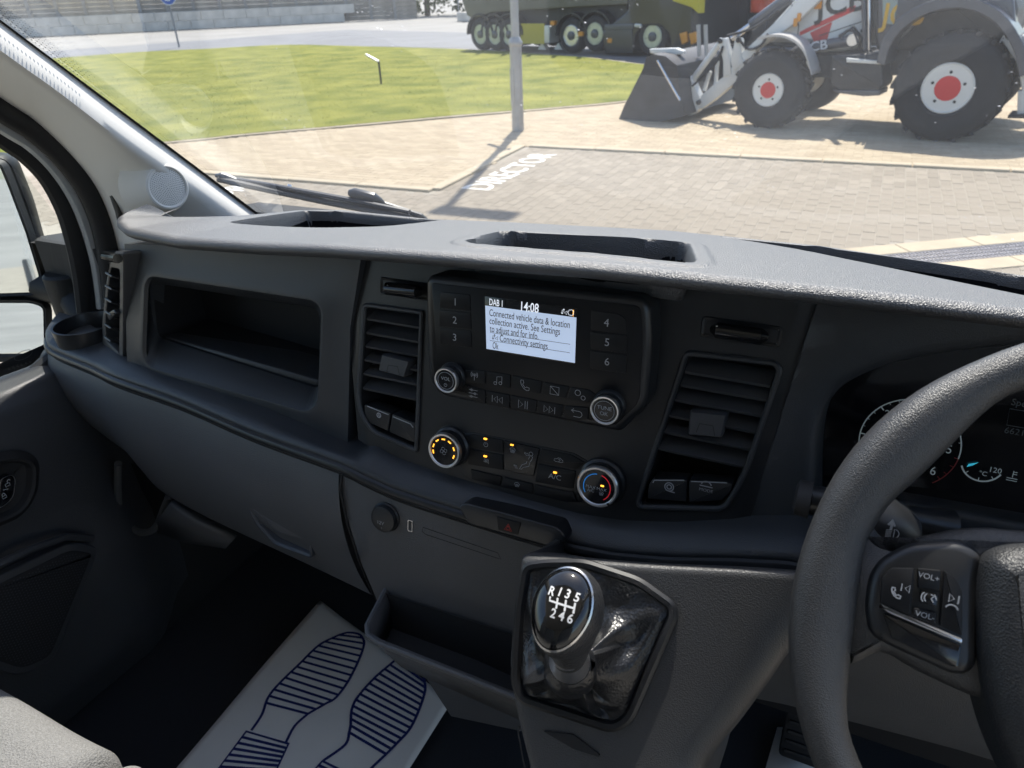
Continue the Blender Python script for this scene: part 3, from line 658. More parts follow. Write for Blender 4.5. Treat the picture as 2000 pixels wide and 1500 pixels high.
obj('cab_step', prism(TK, tpx([(1180, 48), (1236, 46), (1236, 58), (1180, 60)], .09), -.1, .09, .02), BGREY, tk)
obj('sun_panel', prism(TK, tpx([(1312, -10), (1366, -14), (1364, 26), (1350, 14), (1314, 2)], .1), -.2, .1, .01), YEL, tk)
for q in (1332, 1350): obj('marker_light', prism(TK, round_poly(TK.poly([(q-9, 66), (q+5, 62), (q+8, 82), (q-4, 88)], .2), .03, 2), -.1, .12, .02), AMBP, tk)
obj('lamp_strip', prism(TK, tpx([(1238, 46), (1252, 47), (1252, 54), (1238, 53)], .1, .05), 0, .1, .02), mat('pale_metal', ()), tk)
for q in ((1080, 45), (1135, 66), (1192, 79)): obj('side_marker', prism(TK, rrect(*TK.uv(*q, .05), .16, .12, .02), -.05, .09), AMBP, tk)

# made-up dark container standing in for a blurred shape behind the loader
cb = TK.pt(TK.uv(1470, 60, -4)[0], 0, -4.5); sk = thing('guessed_container', cb, 'guessed dark container form with an orange patch behind the loader', 'container')
SKM = mat('container_steel', (.035, .038, .046), .5, bump=.2, bscale=8, var=.2, vscale=1.5, bdist=.02)
a0_, a1_ = TK.uv(1368, 60, -4)[0], TK.uv(1735, 60, -4)[0]
obj('container_shell', prism(TK, round_poly([(a0_, .12), (a1_, .12), (a1_, 2.5), (a0_-.2, 2.5)], .04, 2), -6.2, -4.0, .02), SKM, sk)
for k in range(9): obj('side_rib', boxm(TK, a0_+.25+k*(a1_-a0_-.5)/8-.06, a0_+.25+k*(a1_-a0_-.5)/8+.06, .2, 2.4, -4.0, -3.9), SKM, sk, bevel=.02)
obj('top_rail', boxm(TK, a0_-.25, a1_+.05, 2.38, 2.52, -4.0, -3.88), SKM, sk, bevel=.02)
for k in (0, 1): obj('skid', boxm(TK, a0_+.1, a1_-.1, 0, .13, -4.3-k*1.6, -4.15-k*1.6), SKM, sk)
oc = TK.uv(1494, 6, -3.8); os_ = [V((0, 0, 0))]
obj('orange_sheet', grid(lambda u, v: TK.pt(oc[0]-.45+u*.9, oc[1]-.25+v*.9, -3.84+.05*math.sin(u*9+v*4)), 14, 10), mat('orange_red_cover', (.75, .08, .02), .45), sk, solid=.01)
# ================================================================== VAN BODY
XC = -.268                                   # centre line of the cab
van = thing('van_cab', (XC, .2, .77), 'white van cab body with pale pillar trim around the windscreen', 'van')
def ws(x, s, off=0):                         # windscreen surface: s metres up the slope from the base
    b = .05*(1-((x-XC)/.64)**2)
    n = V((0, .685, .728)); return V((x, .885+b, 1.55)) + V((0, -.7286, .685))*s + n*off
GL = glass_mat('windscreen_glass', (.955, .965, .955), 1.5, dust_veil=.016)
obj('windscreen', grid(lambda u, v: ws(-.93+u*1.324, -.06+v*1.1), 24, 12), GL, van)
# black printed border and its fading dots along the passenger pillar
obj('border_band', grid(lambda u, v: ws(-.945+u*.046, -.06+v*1.1, -.004), 1, 20), BLACK, van)
dm = MB()
for k in range(70, 210):
    for j in range(5):
        r = .0012*(1-.12*j); c = (-.893+j*.0052, .005*k-.02+.0025*(j % 2)); p = ws(*c, -.004)
        e1, e2 = V((1, 0, 0)), V((0, -.7286, .685)); dm.add(([p+e1*r, p+e2*r, p-e1*r, p-e2*r], [(0, 1, 2, 3)]))
struct(obj('border_dots', dm, BLACK, van, flat=True), 'stuff')
# pillar trim: three rows of points from windscreen edge, over the crease, to the door seal
def ext(P, n=2, d=.25):
    a = P[0] + (P[0]-P[1]).normalized()*d; b = a + (P[0]-P[1]).normalized()*d*1.6; return [b, a] + P
E1 = ext([XP(*q, -.905) for q in ((0, 40), (120, 131), (250, 231), (370, 321), (470, 397), (560, 462))])
M1 = ext([XP(*q, -.882) for q in ((0, 98), (120, 184), (245, 280), (340, 346), (430, 410), (500, 470))])
M2 = ext([XP(*q, -.918) for q in ((0, 128), (110, 204), (218, 298), (290, 365), (340, 425), (370, 490))])
M3 = ext([XP(*q, -.975) for q in ((0, 162), (90, 218), (175, 300), (232, 375), (262, 430), (280, 490))])
E2 = ext([XP(*q, -1.03) for q in ((0, 190), (66, 234), (134, 298), (184, 360), (214, 425), (232, 490))])
rows = [catmull(r, 5) for r in (E1, M1, M2, M3, E2, [p+V((-.03, 0, 0)) for p in E2])]
cols = [catmull([r[i] for r in rows], 4) for i in range(len(rows[0]))]
pil = obj('pillar_trim', loft(cols, False), TRIM, van, angle=60)
from mathutils.bvhtree import BVHTree
bv_ = BVHTree.FromPolygons([tuple(p) for c in cols for p in c], loft(cols, False)[1])
sp, _n, _, _ = bv_.ray_cast(CAM, ray(311, 366)); sn_ = V((.975, -.20, .13)).normalized(); sp = sp + sn_*.022
sf = Frame(sp, V((0, 0, 1)).cross(sn_), sn_.cross(V((0, 0, 1)).cross(sn_)))
obj('speaker_ring', lathe(sf, 0, 0, [(.046, -.045), (.0335, -.006), (.0305, .002), (.028, .0035), (.0262, .0025), (.0258, .001)], 48, False), TRIM, pil)
obj('speaker_grille', lathe(sf, 0, 0, [(.0262, -.004), (.026, .001), (.018, .0025), (.001, .003)], 40), mat('grille_grey', (.78, .77, .74), .6), pil)
hm = MB()
for k in range(1, 11):
    r = k*.0024; n = int(6.28*r/.0029)
    for j in range(n):
        a = 6.2832*j/n; hm.add(([sf.pt(r*math.cos(a)+.00055*math.cos(t*1.047), r*math.sin(a)+.00055*math.sin(t*1.047), .0036-.0022*(r/.026)**2) for t in range(6)], [tuple(range(6))]))
struct(obj('grille_holes', hm, BLACK, pil, flat=True), 'stuff')
# slotted demister outlet in the foot of the pillar
vs_ = [XP(*q, -1.005) for q in ((214, 372), (238, 392), (258, 440), (236, 447), (228, 410))]
vo = V((0, 0, 0))
for k in range(3):
    a = XP(218+k*9, 382+k*6, -1.0); b = XP(236+k*8, 444-k*1, -1.0)
    obj('demister_slot', tube([a, (a+b)/2+V((.004, 0, 0)), b], [.003, .0042, .003], 8), mat('slot_grey', (.10, .10, .095), .6), van)
obj('demister_surround', tube([XP(*q, -.998) for q in ((208, 362), (232, 372), (252, 405), (266, 452))], .0016, 6), BLACK, van)
# roof lining, header, bulkhead, floor, scuttle and outer skin
LIN = mat('roof_lining', (.80, .79, .77), .95, bump=.2, bscale=300)
hd = [(ws(-.93, 1.03), ws(.394, 1.03))]
obj('roof_lining', grid(lambda u, v: V((-1.1+u*1.664, .18-v*1.5, 2.255+.05*math.sin(math.pi*u)*min(1, v*3+.3))), 12, 8), LIN, van, solid=.02)
obj('bulkhead', boxm(WORLD, -1.14, .6, -1.32, -1.29, .7, 2.35), mat('bulkhead_grey', (.74, .73, .71), .7), van)
obj('light_block_panel', boxm(WORLD, -1.2, .64, .70, .71, 1.02, 1.52), BLACK, van)  # unseen black sheet added to stop light leaking in under the dash
obj('cab_floor', grid(lambda u, v: V((-1.19+u*1.83, -1.3+v*2.36, .765+.004*math.sin(u*9)*math.sin(v*7))), 10, 10), CARPET, van)
obj('toe_board', grid(lambda u, v: V((-1.16+u*1.78, 1.06+.05*v*v, .765+v*.70)), 10, 8), CARPET, van)
obj('sill_trim', grid(lambda u, v: V((-1.16+.07*smooth(.2, .8, 1-v), -1.2+u*2.25, .75+.62*v)), 10, 6), BLACK, van)
obj('scuttle_light_block', grid(lambda u, v: V((-1.25+u*1.95, .70+v*.55, 1.515-v*.075)), 16, 5), BLACK, van)  # enlarged out of sight to keep sun leaks off the footwell
obj('bonnet', grid(lambda u, v: V((-1.08+u*1.62, 1.02+.06*(1-((u-.5)*2)**2)+v*.72, 1.42-v*.20-.24*v**3)), 16, 10), WHITEP, van)
obj('nose_panel', grid(lambda u, v: V((-1.08+u*1.62, 1.74+.06*(1-((u-.5)*2)**2)+.14*math.sin(v*3), .98-v*.65)), 16, 6), WHITEP, van)
bsd = MB()                                   # passenger side outer panel behind the door
bsd.add(grid(lambda u, v: V((-1.19-.02*math.sin(v*3), -.62-u*4.2, .42+v*2.05)), 8, 8))
bsd.add(grid(lambda u, v: V((-1.19+.03*u, 1.0+u*.7, .5+v*.7)), 4, 4))
obj('side_panel', bsd, WHITEP, van)
obj('side_rub_strip', boxm(WORLD, -1.235, -1.2, -4.6, -.66, .82, 1.0), BLACK, van, bevel=.02)
obj('roof_skin', grid(lambda u, v: V((-1.14+u*1.75, .14-v*5, 2.36+.05*math.sin(math.pi*u))), 8, 6), WHITEP, van)
obj('roof_front', grid(lambda u, v: ws(-.95+u*1.36, 1.0+v*.12, .01)+V((0, -v*.02, v*.02)), 8, 3), WHITEP, van)
dd = MB()                                    # driver's side: the door stands open
dd.add(boxm(WORLD, .60, .63, .80, 1.1, .7, 1.50)); dd.add(boxm(WORLD, .60, .63, -1.3, -.62, .7, 2.3)); dd.add(boxm(WORLD, .60, .63, -.62, .62, 2.13, 2.3))
obj('driver_side_panel', dd, WHITEP, van)
obj('driver_pillar', tube([V((.42, .90, 1.5)), V((.46, .52, 1.86)), V((.50, .14, 2.22))], .055, 10), TRIM, van)

# ================================================================== PASSENGER DOOR
door = thing('passenger_door', (-1.12, .2, .9), 'dark grey trimmed passenger door with its window and wing mirror', 'door')
JAMB = mat('pale_door_paint', (.42, .44, .45), .3, coat=.4)
def band(name, pts, x, r, m, flat=1.0, parent=door):
    P = [XP(px, py, x) for px, py in pts]; P = ext(P, d=.22); return obj(name, tube(catmull(P, 5), r, 12, True, flat, up=(1, 0, 0)), m, parent)
band('body_seal', [(0, 208), (66, 250), (126, 304), (172, 366), (200, 432), (216, 505), (226, 590)], -1.045, .016, RUBBER, 1.2, van)
band('door_return', [(0, 228), (66, 270), (118, 322), (158, 384), (184, 450), (202, 520), (212, 600)], -1.068, .012, JAMB, 1.7)
band('window_seal', [(0, 250), (56, 290), (102, 340), (136, 404), (156, 470), (170, 540), (180, 625)], -1.085, .012, RUBBER, 2.0)
band('glass_run', [(0, 268), (50, 304), (92, 352), (122, 412), (142, 480), (157, 560), (166, 630)], -1.092, .006, mat('seal_grey', (.06, .06, .055), .5), 1.6)
obj('window_glass', ([V((-1.10, y, z)) for y, z in ((.68, 1.33), (.72, 1.48), (.64, 1.70), (.35, 1.95), (.05, 2.14), (-.62, 2.14), (-.62, 1.33))], [(0, 1, 2, 3, 4, 5, 6)]), glass_mat('door_glass', (.90, .94, .92), 1.0), door)
mk = MB(); mf = Frame(V((-1.096, 0, 0)), (0, 1, 0), (0, 0, 1)); rgm = random.Random(5)
if mf.n.x < 0: pass
q0 = XP(62, 735, -1.096)
for ln, (yy, nn) in enumerate([(.022, 6), (.012, 8), (.004, 9), (-.004, 5), (-.016, 2), (-.026, 6)]):
    for j in range(nn):
        a = q0.y-.028+j*.0062+rgm.uniform(0, .001); b = q0.z+yy-(a-q0.y)*.1
        mk.add(strokes(mf, [[(a, b), (a+.0028, b+rgm.uniform(.001, .003))], [(a+.001, b-.001), (a+.0034, b-.0006)]], .0007, 0))
mk.add(strokes(mf, [[(q0.y+.014*math.cos(t), q0.z+.036+.006*math.sin(t)) for t in [k*.4 for k in range(17)]]], .0007, 0))
obj('glass_marking', mk, mat('etched_mark', (.08, .08, .08), .6), door, flat=True)
# inner card: section swept from the mirror end rearwards
def card(u, v):
    y = .70-u*1.3
    prof = [(-1.115, 1.36), (-1.108, 1.378), (-1.085, 1.382), (-1.055, 1.374), (-1.040, 1.352), (-1.034, 1.31), (-1.036, 1.24), (-1.045, 1.16), (-1.040, 1.10), (-1.028, 1.06), (-1.03, .98), (-1.04, .86), (-1.07, .78)]
    i = min(int(v*12), 11); f = v*12-i; a, b = prof[i], prof[i+1]
    dz = .018*smooth(.42, .72, y)
    return V((a[0]+(b[0]-a[0])*f - .05*smooth(.56, .70, y), y, a[1]+(b[1]-a[1])*f - dz))
DOORM = mat('door_plastic', (.040, .042, .047), .5, bump=.3, bscale=600, kind='leather', var=.1)
cardo = obj('trim_panel', grid(card, 40, 48), DOORM, door, angle=60)
obj('mirror_corner', tube([XP(22, 760, -1.095), XP(60, 738, -1.095), XP(95, 712, -1.095), XP(118, 690, -1.095), XP(140, 660, -1.095)], [.008, .013, .016, .014, .01], 10), RUBBER, door)
obj('outer_skin', boxm(WORLD, -1.20, -1.185, -.6, .98, .5, 1.335), WHITEP, door)
# recessed switch bowl with lock switch
kf = Frame(XP(14, 955, -1.030), (0, 1, 0), (0, 0, 1))
if kf.n.x < 0: kf = Frame(kf.o, (0, -1, 0), (0, 0, 1))
KU = lambda pts: kf.poly(pts, .002)
bw = round_poly(KU([(-60, 905), (40, 892), (66, 905), (64, 960), (40, 1000), (-60, 1040)]), .015, 4)
obj('switch_bowl', loft(ringplate(kf, [(inset(bw, -.010), .0), (bw, .008), (inset(bw, .004), .006), (inset(bw, .008), -.002), (inset(bw, .016), -.004)]), True, False, True), BLACK, cardo)
swp = round_poly(KU([(-4, 935), (18, 925), (26, 934), (22, 968), (8, 984), (-8, 992)]), .006, 4)
obj('lock_switch', prism(kf, swp, -.004, .006, .002), GLOSS, cardo)
obj('switch_outline', strokes(kf, [swp+[swp[0]]], .0008, .0068), CHROME, cardo, flat=True)
def lock_icon(c, s, openl): return sh([[(-.5, -.6), (.5, -.6), (.5, .1), (-.5, .1), (-.5, -.6)], [(-.35 + (.5 if openl else 0), .1), (-.35+(.5 if openl else 0), .5)] + arc(0+(.5 if openl else 0), .5, .35, 180, 0, 8) + [(.35+(.5 if openl else 0), .4 if openl else .1)]], c[0], c[1], s)
ic = lock_icon(kf.uv(14, 945, .007), .006, True) + lock_icon(kf.uv(8, 969, .007), .0055, False) + [[kf.uv(6, 957, .007), kf.uv(16, 955, .007)]]
obj('lock_icons', strokes(kf, ic, .0007, .0072), PRINT, cardo, flat=True)
# speaker mesh and pocket line on the lower card
spf = Frame(XP(80, 1180, -1.018), (0, 1, 0), (0, 0, 1))
spf = spf if spf.n.x > 0 else Frame(spf.o, (0, -1, 0), (0, 0, 1))
spo = round_poly(spf.poly([(-60, 1150), (140, 1056), (190, 1068), (184, 1096), (104, 1290), (34, 1322), (-60, 1290)]), .02, 4)
obj('speaker_surround', prism(spf, spo, -.01, .003, .003), DOORM, cardo)
obj('speaker_mesh', prism(spf, inset(spo, .012), -.01, .0045, .001), BLACK, cardo)
mm = MB(); sin_ = inset(spo, .016); us = [p[0] for p in sin_]; vs2 = [p[1] for p in sin_]
a = min(us)
while a < max(us):
    b = min(vs2)+(.0025 if int(round((a-min(us))/.005)) % 2 else 0)
    while b < max(vs2):
        if inside((a, b), sin_): mm.add(([spf.pt(a-.0015, b, .0051), spf.pt(a, b-.0011, .0051), spf.pt(a+.0015, b, .0051), spf.pt(a, b+.0011, .0051)], [(0, 1, 2, 3)]))
        b += .005
    a += .0043
struct(obj('mesh_weave', mm, mat('mesh_dark', (.035, .038, .045), .5), cardo, flat=True), 'stuff')
obj('card_crease', tube([XP(-40, 1120, -1.012), XP(60, 1072, -1.012), XP(130, 1048, -1.016), XP(180, 1052, -1.022)], .006, 8), DOORM, cardo)
# wing mirror outside
MH = mat('mirror_plastic', (.010, .011, .013), .55, spec=.3, bump=.15, bscale=500, var=.1)
mf1 = Frame(V((-1.27, .70, 1.50)), V((.72, .69, 0)), (0, 0, 1))
def MU(pts, w=0): return mf1.poly(pts, w)
mo = V((0, 0, 0))
wm = obj('wing_mirror', loft(ringplate(mf1, [(inset(round_poly(MU([(-170, 300), (4, 304), (26, 320), (58, 400), (92, 520), (96, 560), (92, 640), (92, 700), (76, 710), (-170, 710)]), .015, 5), d), w_) for d, w_ in ((.05, -.085), (.015, -.07), (.002, -.04), (.0, -.006), (.003, .0), (.008, .0))]), True, True, True), MH, door, angle=50)
obj('mirror_frame', loft(ringplate(mf1, [(round_poly(MU([(-170, 318), (4, 318), (20, 340), (58, 450), (84, 545), (80, 585), (88, 610), (88, 680), (80, 694), (-170, 696)]), .01, 4), w_) for w_ in (-.01, .004)]), True, True, True), mat('mirror_frame', (.012, .012, .013), .5), wm)
MIR = mat('mirror_silver', (.82, .85, .85), .015, 1)
def mirror_plate(name, pts, target, wv):
    o_ = round_poly(MU(pts, wv), .012, 4); c = V((sum(p[0] for p in o_)/len(o_), sum(p[1] for p in o_)/len(o_), 0))
    P = mf1.pt(c.x, c.y, wv); nrm = ((CAM-P).normalized() + (V(target)-P).normalized()).normalized()
    fr = Frame(P, V((0, 0, 1)).cross(nrm), (0, 0, 1)); fr = Frame(P, V((0, 0, 1)).cross(nrm), nrm.cross(V((0, 0, 1)).cross(nrm)))
    q = [fr.uv(*p) for p in round_poly(pts, 10, 4)]
    obj(name, prism(fr, q, -.004, .0), MIR, wm); obj('glass_bezel', loft(ringplate(fr, [(q, -.003), (inset(q, -.005), .001), (inset(q, -.008), -.012)]), True), RUBBER, wm)
mirror_plate('mirror_glass', [(-120, 322), (-2, 322), (14, 360), (50, 455), (76, 540), (78, 570), (-120, 577)], (-1.32, -4.0, 1.25), .022)
mirror_plate('wide_angle_glass', [(-120, 592), (60, 592), (84, 600), (86, 680), (70, 690), (-120, 692)], (-2.35, -6.0, .95), .022)
ma0, ma1 = XP(126, 530, -1.17), XP(128, 612, -1.17)
obj('mirror_arm', tube([ma0, ma0+V((0, 0, -.004)), V((ma0.x, ma0.y, ma1.z)), V((ma0.x, ma0.y, ma1.z-.06))], [.030, .034, .034, .03], 24), MH, wm)
obj('arm_bracket', tube([V((ma0.x-.09, ma0.y, (ma0.z+ma1.z)/2)), V((ma0.x, ma0.y, (ma0.z+ma1.z)/2)), V((-1.10, ma0.y-.02, ma1.z-.03))], [.03, .028, .03], 12), MH, wm)

# ================================================================== WINDSCREEN WIPER
def WSP(px, py, off):                        # point on the windscreen slope, off metres outside
    p = V((XC, .925, 1.55)); n = V((0, .685, .728)); return hit(px, py, p+n*off, n)
wp = thing('windscreen_wiper', WSP(745, 398, .03), 'black wiper blade resting low across the passenger side of the windscreen', 'wiper')
WIP = mat('wiper_grey', (.045, .05, .06), .35, var=.1)
obj('blade_rubber', tube([WSP(*q, .016) for q in ((428, 350), (520, 370), (640, 395), (740, 414), (800, 426))], .0052, 8, flat=1.5), mat('wiper_rubber_edge', (.07, .07, .07), .6), wp)
obj('blade_spine', tube([WSP(*q, .024) for q in ((440, 346), (540, 364), (690, 392), (800, 414))], [.003, .004, .005, .004], 8, flat=1.3), WIP, wp)
obj('blade_tip', tube([WSP(*q, .022) for q in ((422, 343), (434, 344), (450, 349), (462, 352))], [.003, .0068, .0065, .004], 10), WIP, wp)
obj('arm_cover', tube([WSP(*q, .036) for q in ((682, 376), (692, 378), (730, 388), (744, 395), (752, 401))], [.005, .0095, .010, .006, .003], 10), WIP, wp)
obj('arm', tube([WSP(*q, .040) for q in ((744, 396), (780, 408), (820, 422), (840, 440))], [.004, .005, .006, .006], 8), WIP, wp)
obj('rivet', lathe(Frame(WSP(565, 366, .034), (1, 0, 0), (0, -.7286, .685)), 0, 0, [(.004, -.004), (.004, .002), (.001, .003)], 12), CHROME, wp)
# ================================================================== DASHBOARD
dash = thing('dashboard', (XC, .6, 1.2), 'black and charcoal van dashboard with radio, air vents and open storage trays', 'dashboard')
# --- top pad: lofted stations, recessed trays pushed down into it
LY = [(-.845, .64), (-.838, .605), (-.828, .588), (-.81, .574), (-.79, .566), (-.70, .559), (-.48, .556), (XC, .553), (0, .555), (.6, .56)]
LZ = [(-.845, 1.602), (-.81, 1.603), (-.78, 1.598), (-.70, 1.597), (-.58, 1.604), (-.48, 1.612), (-.35, 1.619), (-.2, 1.6255), (0, 1.6275), (.6, 1.627)]
BY = [(-.845, .70), (-.80, .76), (-.74, .815), (-.68, .836), (-.53, .835), (-.414, .856), (-.216, .884), (-.037, .880), (.157, .845), (.45, .76), (.6, .70)]
def pl(px, py, z): p = ZP(px, py, z); return (p.x, p.y)
def back_of(f, n=12):
    xa, xb = f[-1][0], f[0][0]; return [(xa+(xb-xa)*k/(n-1), interp(BY, xa+(xb-xa)*k/(n-1))-.013) for k in range(n)]
_f = c2([pl(448, 438, 1.600), pl(520, 444, 1.603), pl(620, 448, 1.604), pl(740, 447, 1.600), pl(800, 442, 1.592), pl(840, 436, 1.584)], 4)
trL = round_poly([_f[0]] + _f[1:] + back_of(_f), .004, 1)
trC = round_poly([pl(912, 470, 1.631), pl(990, 443, 1.618), pl(1334, 467, 1.620), pl(1346, 511, 1.639)], [.02, .012, .012, .012], 4); trC = inset(trC, -.006)
_f = c2([pl(1410, 459, 1.585), pl(1490, 473, 1.593), pl(1580, 494, 1.602), pl(1700, 524, 1.611), pl(2000, 604, 1.623), pl(2300, 690, 1.626)], 4)
trR = _f + back_of(_f)
def sdist(p, poly):
    x, y = p; d = 9
    for i in range(len(poly)):
        (x1, y1), (x2, y2) = poly[i-1], poly[i]; dx, dy = x2-x1, y2-y1; L = dx*dx+dy*dy
        t = 0 if L < 1e-14 else max(0, min(1, ((x-x1)*dx+(y-y1)*dy)/L)); d = min(d, math.hypot(x-x1-dx*t, y-y1-dy*t))
    return d if inside(p, poly) else -d
LIPP = [(.011, .0170), (.008, .0168), (.005, .0161), (.0025, .0149), (.0008, .0132), (.0, .0112), (.0008, .0088), (.003, .0060), (.0068, .0034), (.012, .0012), (.020, .0), (.06, .0)]
def pad_z(x, y):
    yl, yb = interp(LY, x), interp(BY, x); zc = interp(LZ, x)+.0170; t = (y-yl-.011)/max(.02, yb-yl-.011)
    zb = 1.577
    return zc + (zb-zc)*(t*.75+.25*t*t)
bbs = [(min(p[0] for p in q)-.02, max(p[0] for p in q)+.02, min(p[1] for p in q)-.02, max(p[1] for p in q)+.02) for q in (trL, trC, trR)]
NX, NY = 480, 120; rec = []; vs, fs = [], []; x0, x1 = -.845, .56
for i in range(NX+1):
    x = x0 + (x1-x0)*i/NX; yl, yb, zl = interp(LY, x), interp(BY, x), interp(LZ, x)
    vs.append(V((x, yb+.012, 1.545))); rec.append(0)
    for j in range(NY+1):
        y = yb + (yl+.011-yb)*j/NY; z = pad_z(x, y); tid = 0
        for qi, (q, bb, dep) in enumerate(zip((trL, trC, trR), bbs, (.034, .036, .03))):
            if bb[0] < x < bb[1] and bb[2] < y < bb[3]:
                s = sdist((x, y), q)
                z -= dep*smooth(-.001, .0085, s)
                if q is trC: z += .0016*smooth(.012, .009, abs(s+.005)) if s < 0 else 0
        if j == 0: z -= .006
        rec.append(tid); vs.append(V((x, y, z)))
    rec += [0]*(len(LIPP)-1)
    for dy, dz in LIPP[1:]: vs.append(V((x, yl+dy, zl+dz)))
NV = NY+2+len(LIPP)-1
fs = [(i*NV+j, i*NV+j+1, (i+1)*NV+j+1, (i+1)*NV+j) for i in range(NX) for j in range(NV-1)]
pad = obj('top_pad', (vs, fs), PAD, dash, angle=50)
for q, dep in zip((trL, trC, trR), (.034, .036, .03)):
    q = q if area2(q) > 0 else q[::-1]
    obj('tray_shade_skin', loft([[V((x, y, pad_z(x, y)-dep*f_+e_)) for x, y in inset(q, d_)] for d_, f_, e_ in ((.0030, .41, .0006), (.0050, .69, .0010), (.0078, .965, .0012))], True, False, True), mat('tray_shade_black', (.008, .008, .009), .9, spec=.1, bump=.2, bscale=700), pad, angle=60)  # black inner skin puts the shade of the recesses into the colour
# --- left fascia with its open cubby
FL = tilt_frame((-.65, .596, 1.52), 9)
FLo = FL.poly([(243, 476), (706, 498), (684, 640), (679, 868), (525, 803), (350, 744), (248, 709)])
c_out = round_poly(FL.poly([(286, 538), (630, 590), (620, 808), (280, 712)]), [.02, .02, .028, .026], 6)
c_in = round_poly(FL.poly([(291, 551), (626, 603), (622, 764), (303, 661)], -.026), [.016, .016, .012, .014], 6)
def outer_match(inner, poly):
    cx = sum(p[0] for p in inner)/len(inner); cy = sum(p[1] for p in inner)/len(inner); out = []
    for (x, y) in inner:
        dx, dy = x-cx, y-cy; best = None
        for i in range(len(poly)):
            (ax, ay), (bx, by) = poly[i-1], poly[i]; ex, ey = bx-ax, by-ay; den = dx*ey-dy*ex
            if abs(den) < 1e-12: continue
            t = ((ax-cx)*ey-(ay-cy)*ex)/den; s = ((ax-cx)*dy-(ay-cy)*dx)/den
            if t > 0 and -1e-6 <= s <= 1+1e-6 and (best is None or t < best): best = t
        out.append((cx+dx*best, cy+dy*best))
    for q in poly:
        i = min(range(len(out)), key=lambda k: (out[k][0]-q[0])**2+(out[k][1]-q[1])**2); out[i] = (q[0], q[1])
    return out
def densify(p, m):
    out = []
    for i in range(len(p)):
        a, b = p[i-1], p[i]
        for k in range(m): out.append((a[0]+(b[0]-a[0])*k/m, a[1]+(b[1]-a[1])*k/m))
    return out
dn = 4
C0, CI = densify(c_out, dn), densify(c_in, dn)
CO = outer_match(C0, FLo)
lo = [(CO, -.03), (CO, 0), (inset(C0, -.010), 0.0), (inset(C0, -.005), .0022), (inset(C0, -.001), .0018), (inset(C0, .002), -.002)] + [(CI, -.026), (inset(CI, .001), -.030)]
L = ringplate(FL, lo)
deep = [FL.pt(a, b, -.028)+V((0, .19, -.012)) for a, b in (inset(CI, .003) if area2(CI) > 0 else inset(CI, .003)[::-1])]
obj('left_fascia', loft(L, True), FASC, dash, angle=45)
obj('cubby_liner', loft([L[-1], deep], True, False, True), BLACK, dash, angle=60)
sl_ = [FL.uv(*q, -.034) for q in ((306, 652), (622, 742), (621, 758), (306, 666))]
obj('cubby_shelf', prism(FL, sl_, -.10, -.034, .004), FASC, dash)
# wrapped end piece with the side vent
ep = [FL.pt(*FL.uv(244, 487)), YP(229, 486, .607), YP(214, 489, .635), YP(205, 497, .67)]
eb = [FL.pt(*FL.uv(247, 711)), YP(233, 702, .585), YP(213, 685, .61), YP(199, 670, .645)]
vf_o = FL.pt(*FL.uv(246, 600))-V((0, .002, 0)); vn = Frame(vf_o, V((.95, -.31, 0)), V((0, .13, 1)))
ou = round_poly(vn.poly([(226, 490), (247, 492), (245, 713), (204, 672), (203, 630), (212, 545)]), .006, 4)
ov = round_poly(vn.poly([(222, 522), (239, 526), (237, 688), (213, 664), (211, 635), (217, 560)]), .004, 4)
sv = obj('air_vent', loft(ringplate(vn, [(ou, -.05), (ou, .0), (inset(ou, .002), .003), (inset(ov, -.003), .004), (inset(ov, -.001), .003), (ov, .0), (inset(ov, .001), -.025)]), True, True, True), FASC, dash, label='narrow air vent at the door end of the dashboard')
for k in range(6):
    a, b = (222-k*1.5, 536+k*25), (237, 542+k*25); u0_, v0_ = vn.uv(*a); u1_, v1_ = vn.uv(*b)
    obj('slat', boxm(Frame(vn.pt((u0_+u1_)/2, (v0_+v1_)/2, .004), vn.u, (vn.v*.5+vn.n*.85)), -.012, .012, -.008, .008, -.0015, .0015), SATIN, sv, bevel=.001)
obj('vent_tab', prism(vn, round_poly(vn.poly([(210, 612), (224, 604), (230, 612), (216, 626)], .008), .002, 3), 0, .010, .002), SATIN, sv)
obj('vent_slider', tube([vn.pt(*vn.uv(220, 499), .010), vn.pt(*vn.uv(246, 503), .010)], [.005, .006], 10), GLOSS, sv)
# --- shield shaped centre panel
RIMP = [YP(*q, .536) for q in ((690, 912), (760, 944), (830, 968), (900, 990), (1000, 1022), (1110, 1054), (1200, 1071), (1300, 1080), (1440, 1082), (1540, 1087))]
RIMZ = [(-1.2, 1.405), (-.6, 1.398)] + [(p.x, p.z) for p in RIMP] + [(.16, RIMP[-1].z+.012), (.5, RIMP[-1].z+.012)]
SH = tilt_frame((XC, .585, 1.46), 14)
def sy(z): return .585 + (z-1.46)*math.tan(rad(14))
vl_o = SH.poly([(710, 590), (829, 606), (818, 884), (727, 845), (703, 806), (698, 774)])
vr_o = SH.poly([(1337, 683), (1518, 704), (1530, 722), (1458, 934), (1424, 990), (1408, 998), (1250, 994), (1241, 980)])
vl_o = round_poly(vl_o, [.008, .004, .004, .012, .012, .01], 4); vr_o = round_poly(vr_o, [.007, .006, .008, .02, .012, .01, .006, .008], 4)
def hl(z): return .247 + (z-1.60)*.12
vs, ids, fs = [], {}, []
NXs, NZs = 150, 70
def spt(i, j):
    f = j/NZs; c = -1+2*i/NXs
    x = XC + c*hl(1.5); zt = interp(LZ, x)+.003; zb = interp(RIMZ, x)+.008; z = zb + (zt-zb)*f; x = XC + c*hl(z) - (.0 if c < 0 else 0)
    d = z - zb; fl = 0
    edge = .010*smooth(.93, 1.0, abs(c))
    return V((x, sy(z)-fl+edge*.3, z))
holes = [inset(vl_o, .004), inset(vr_o, .004)]
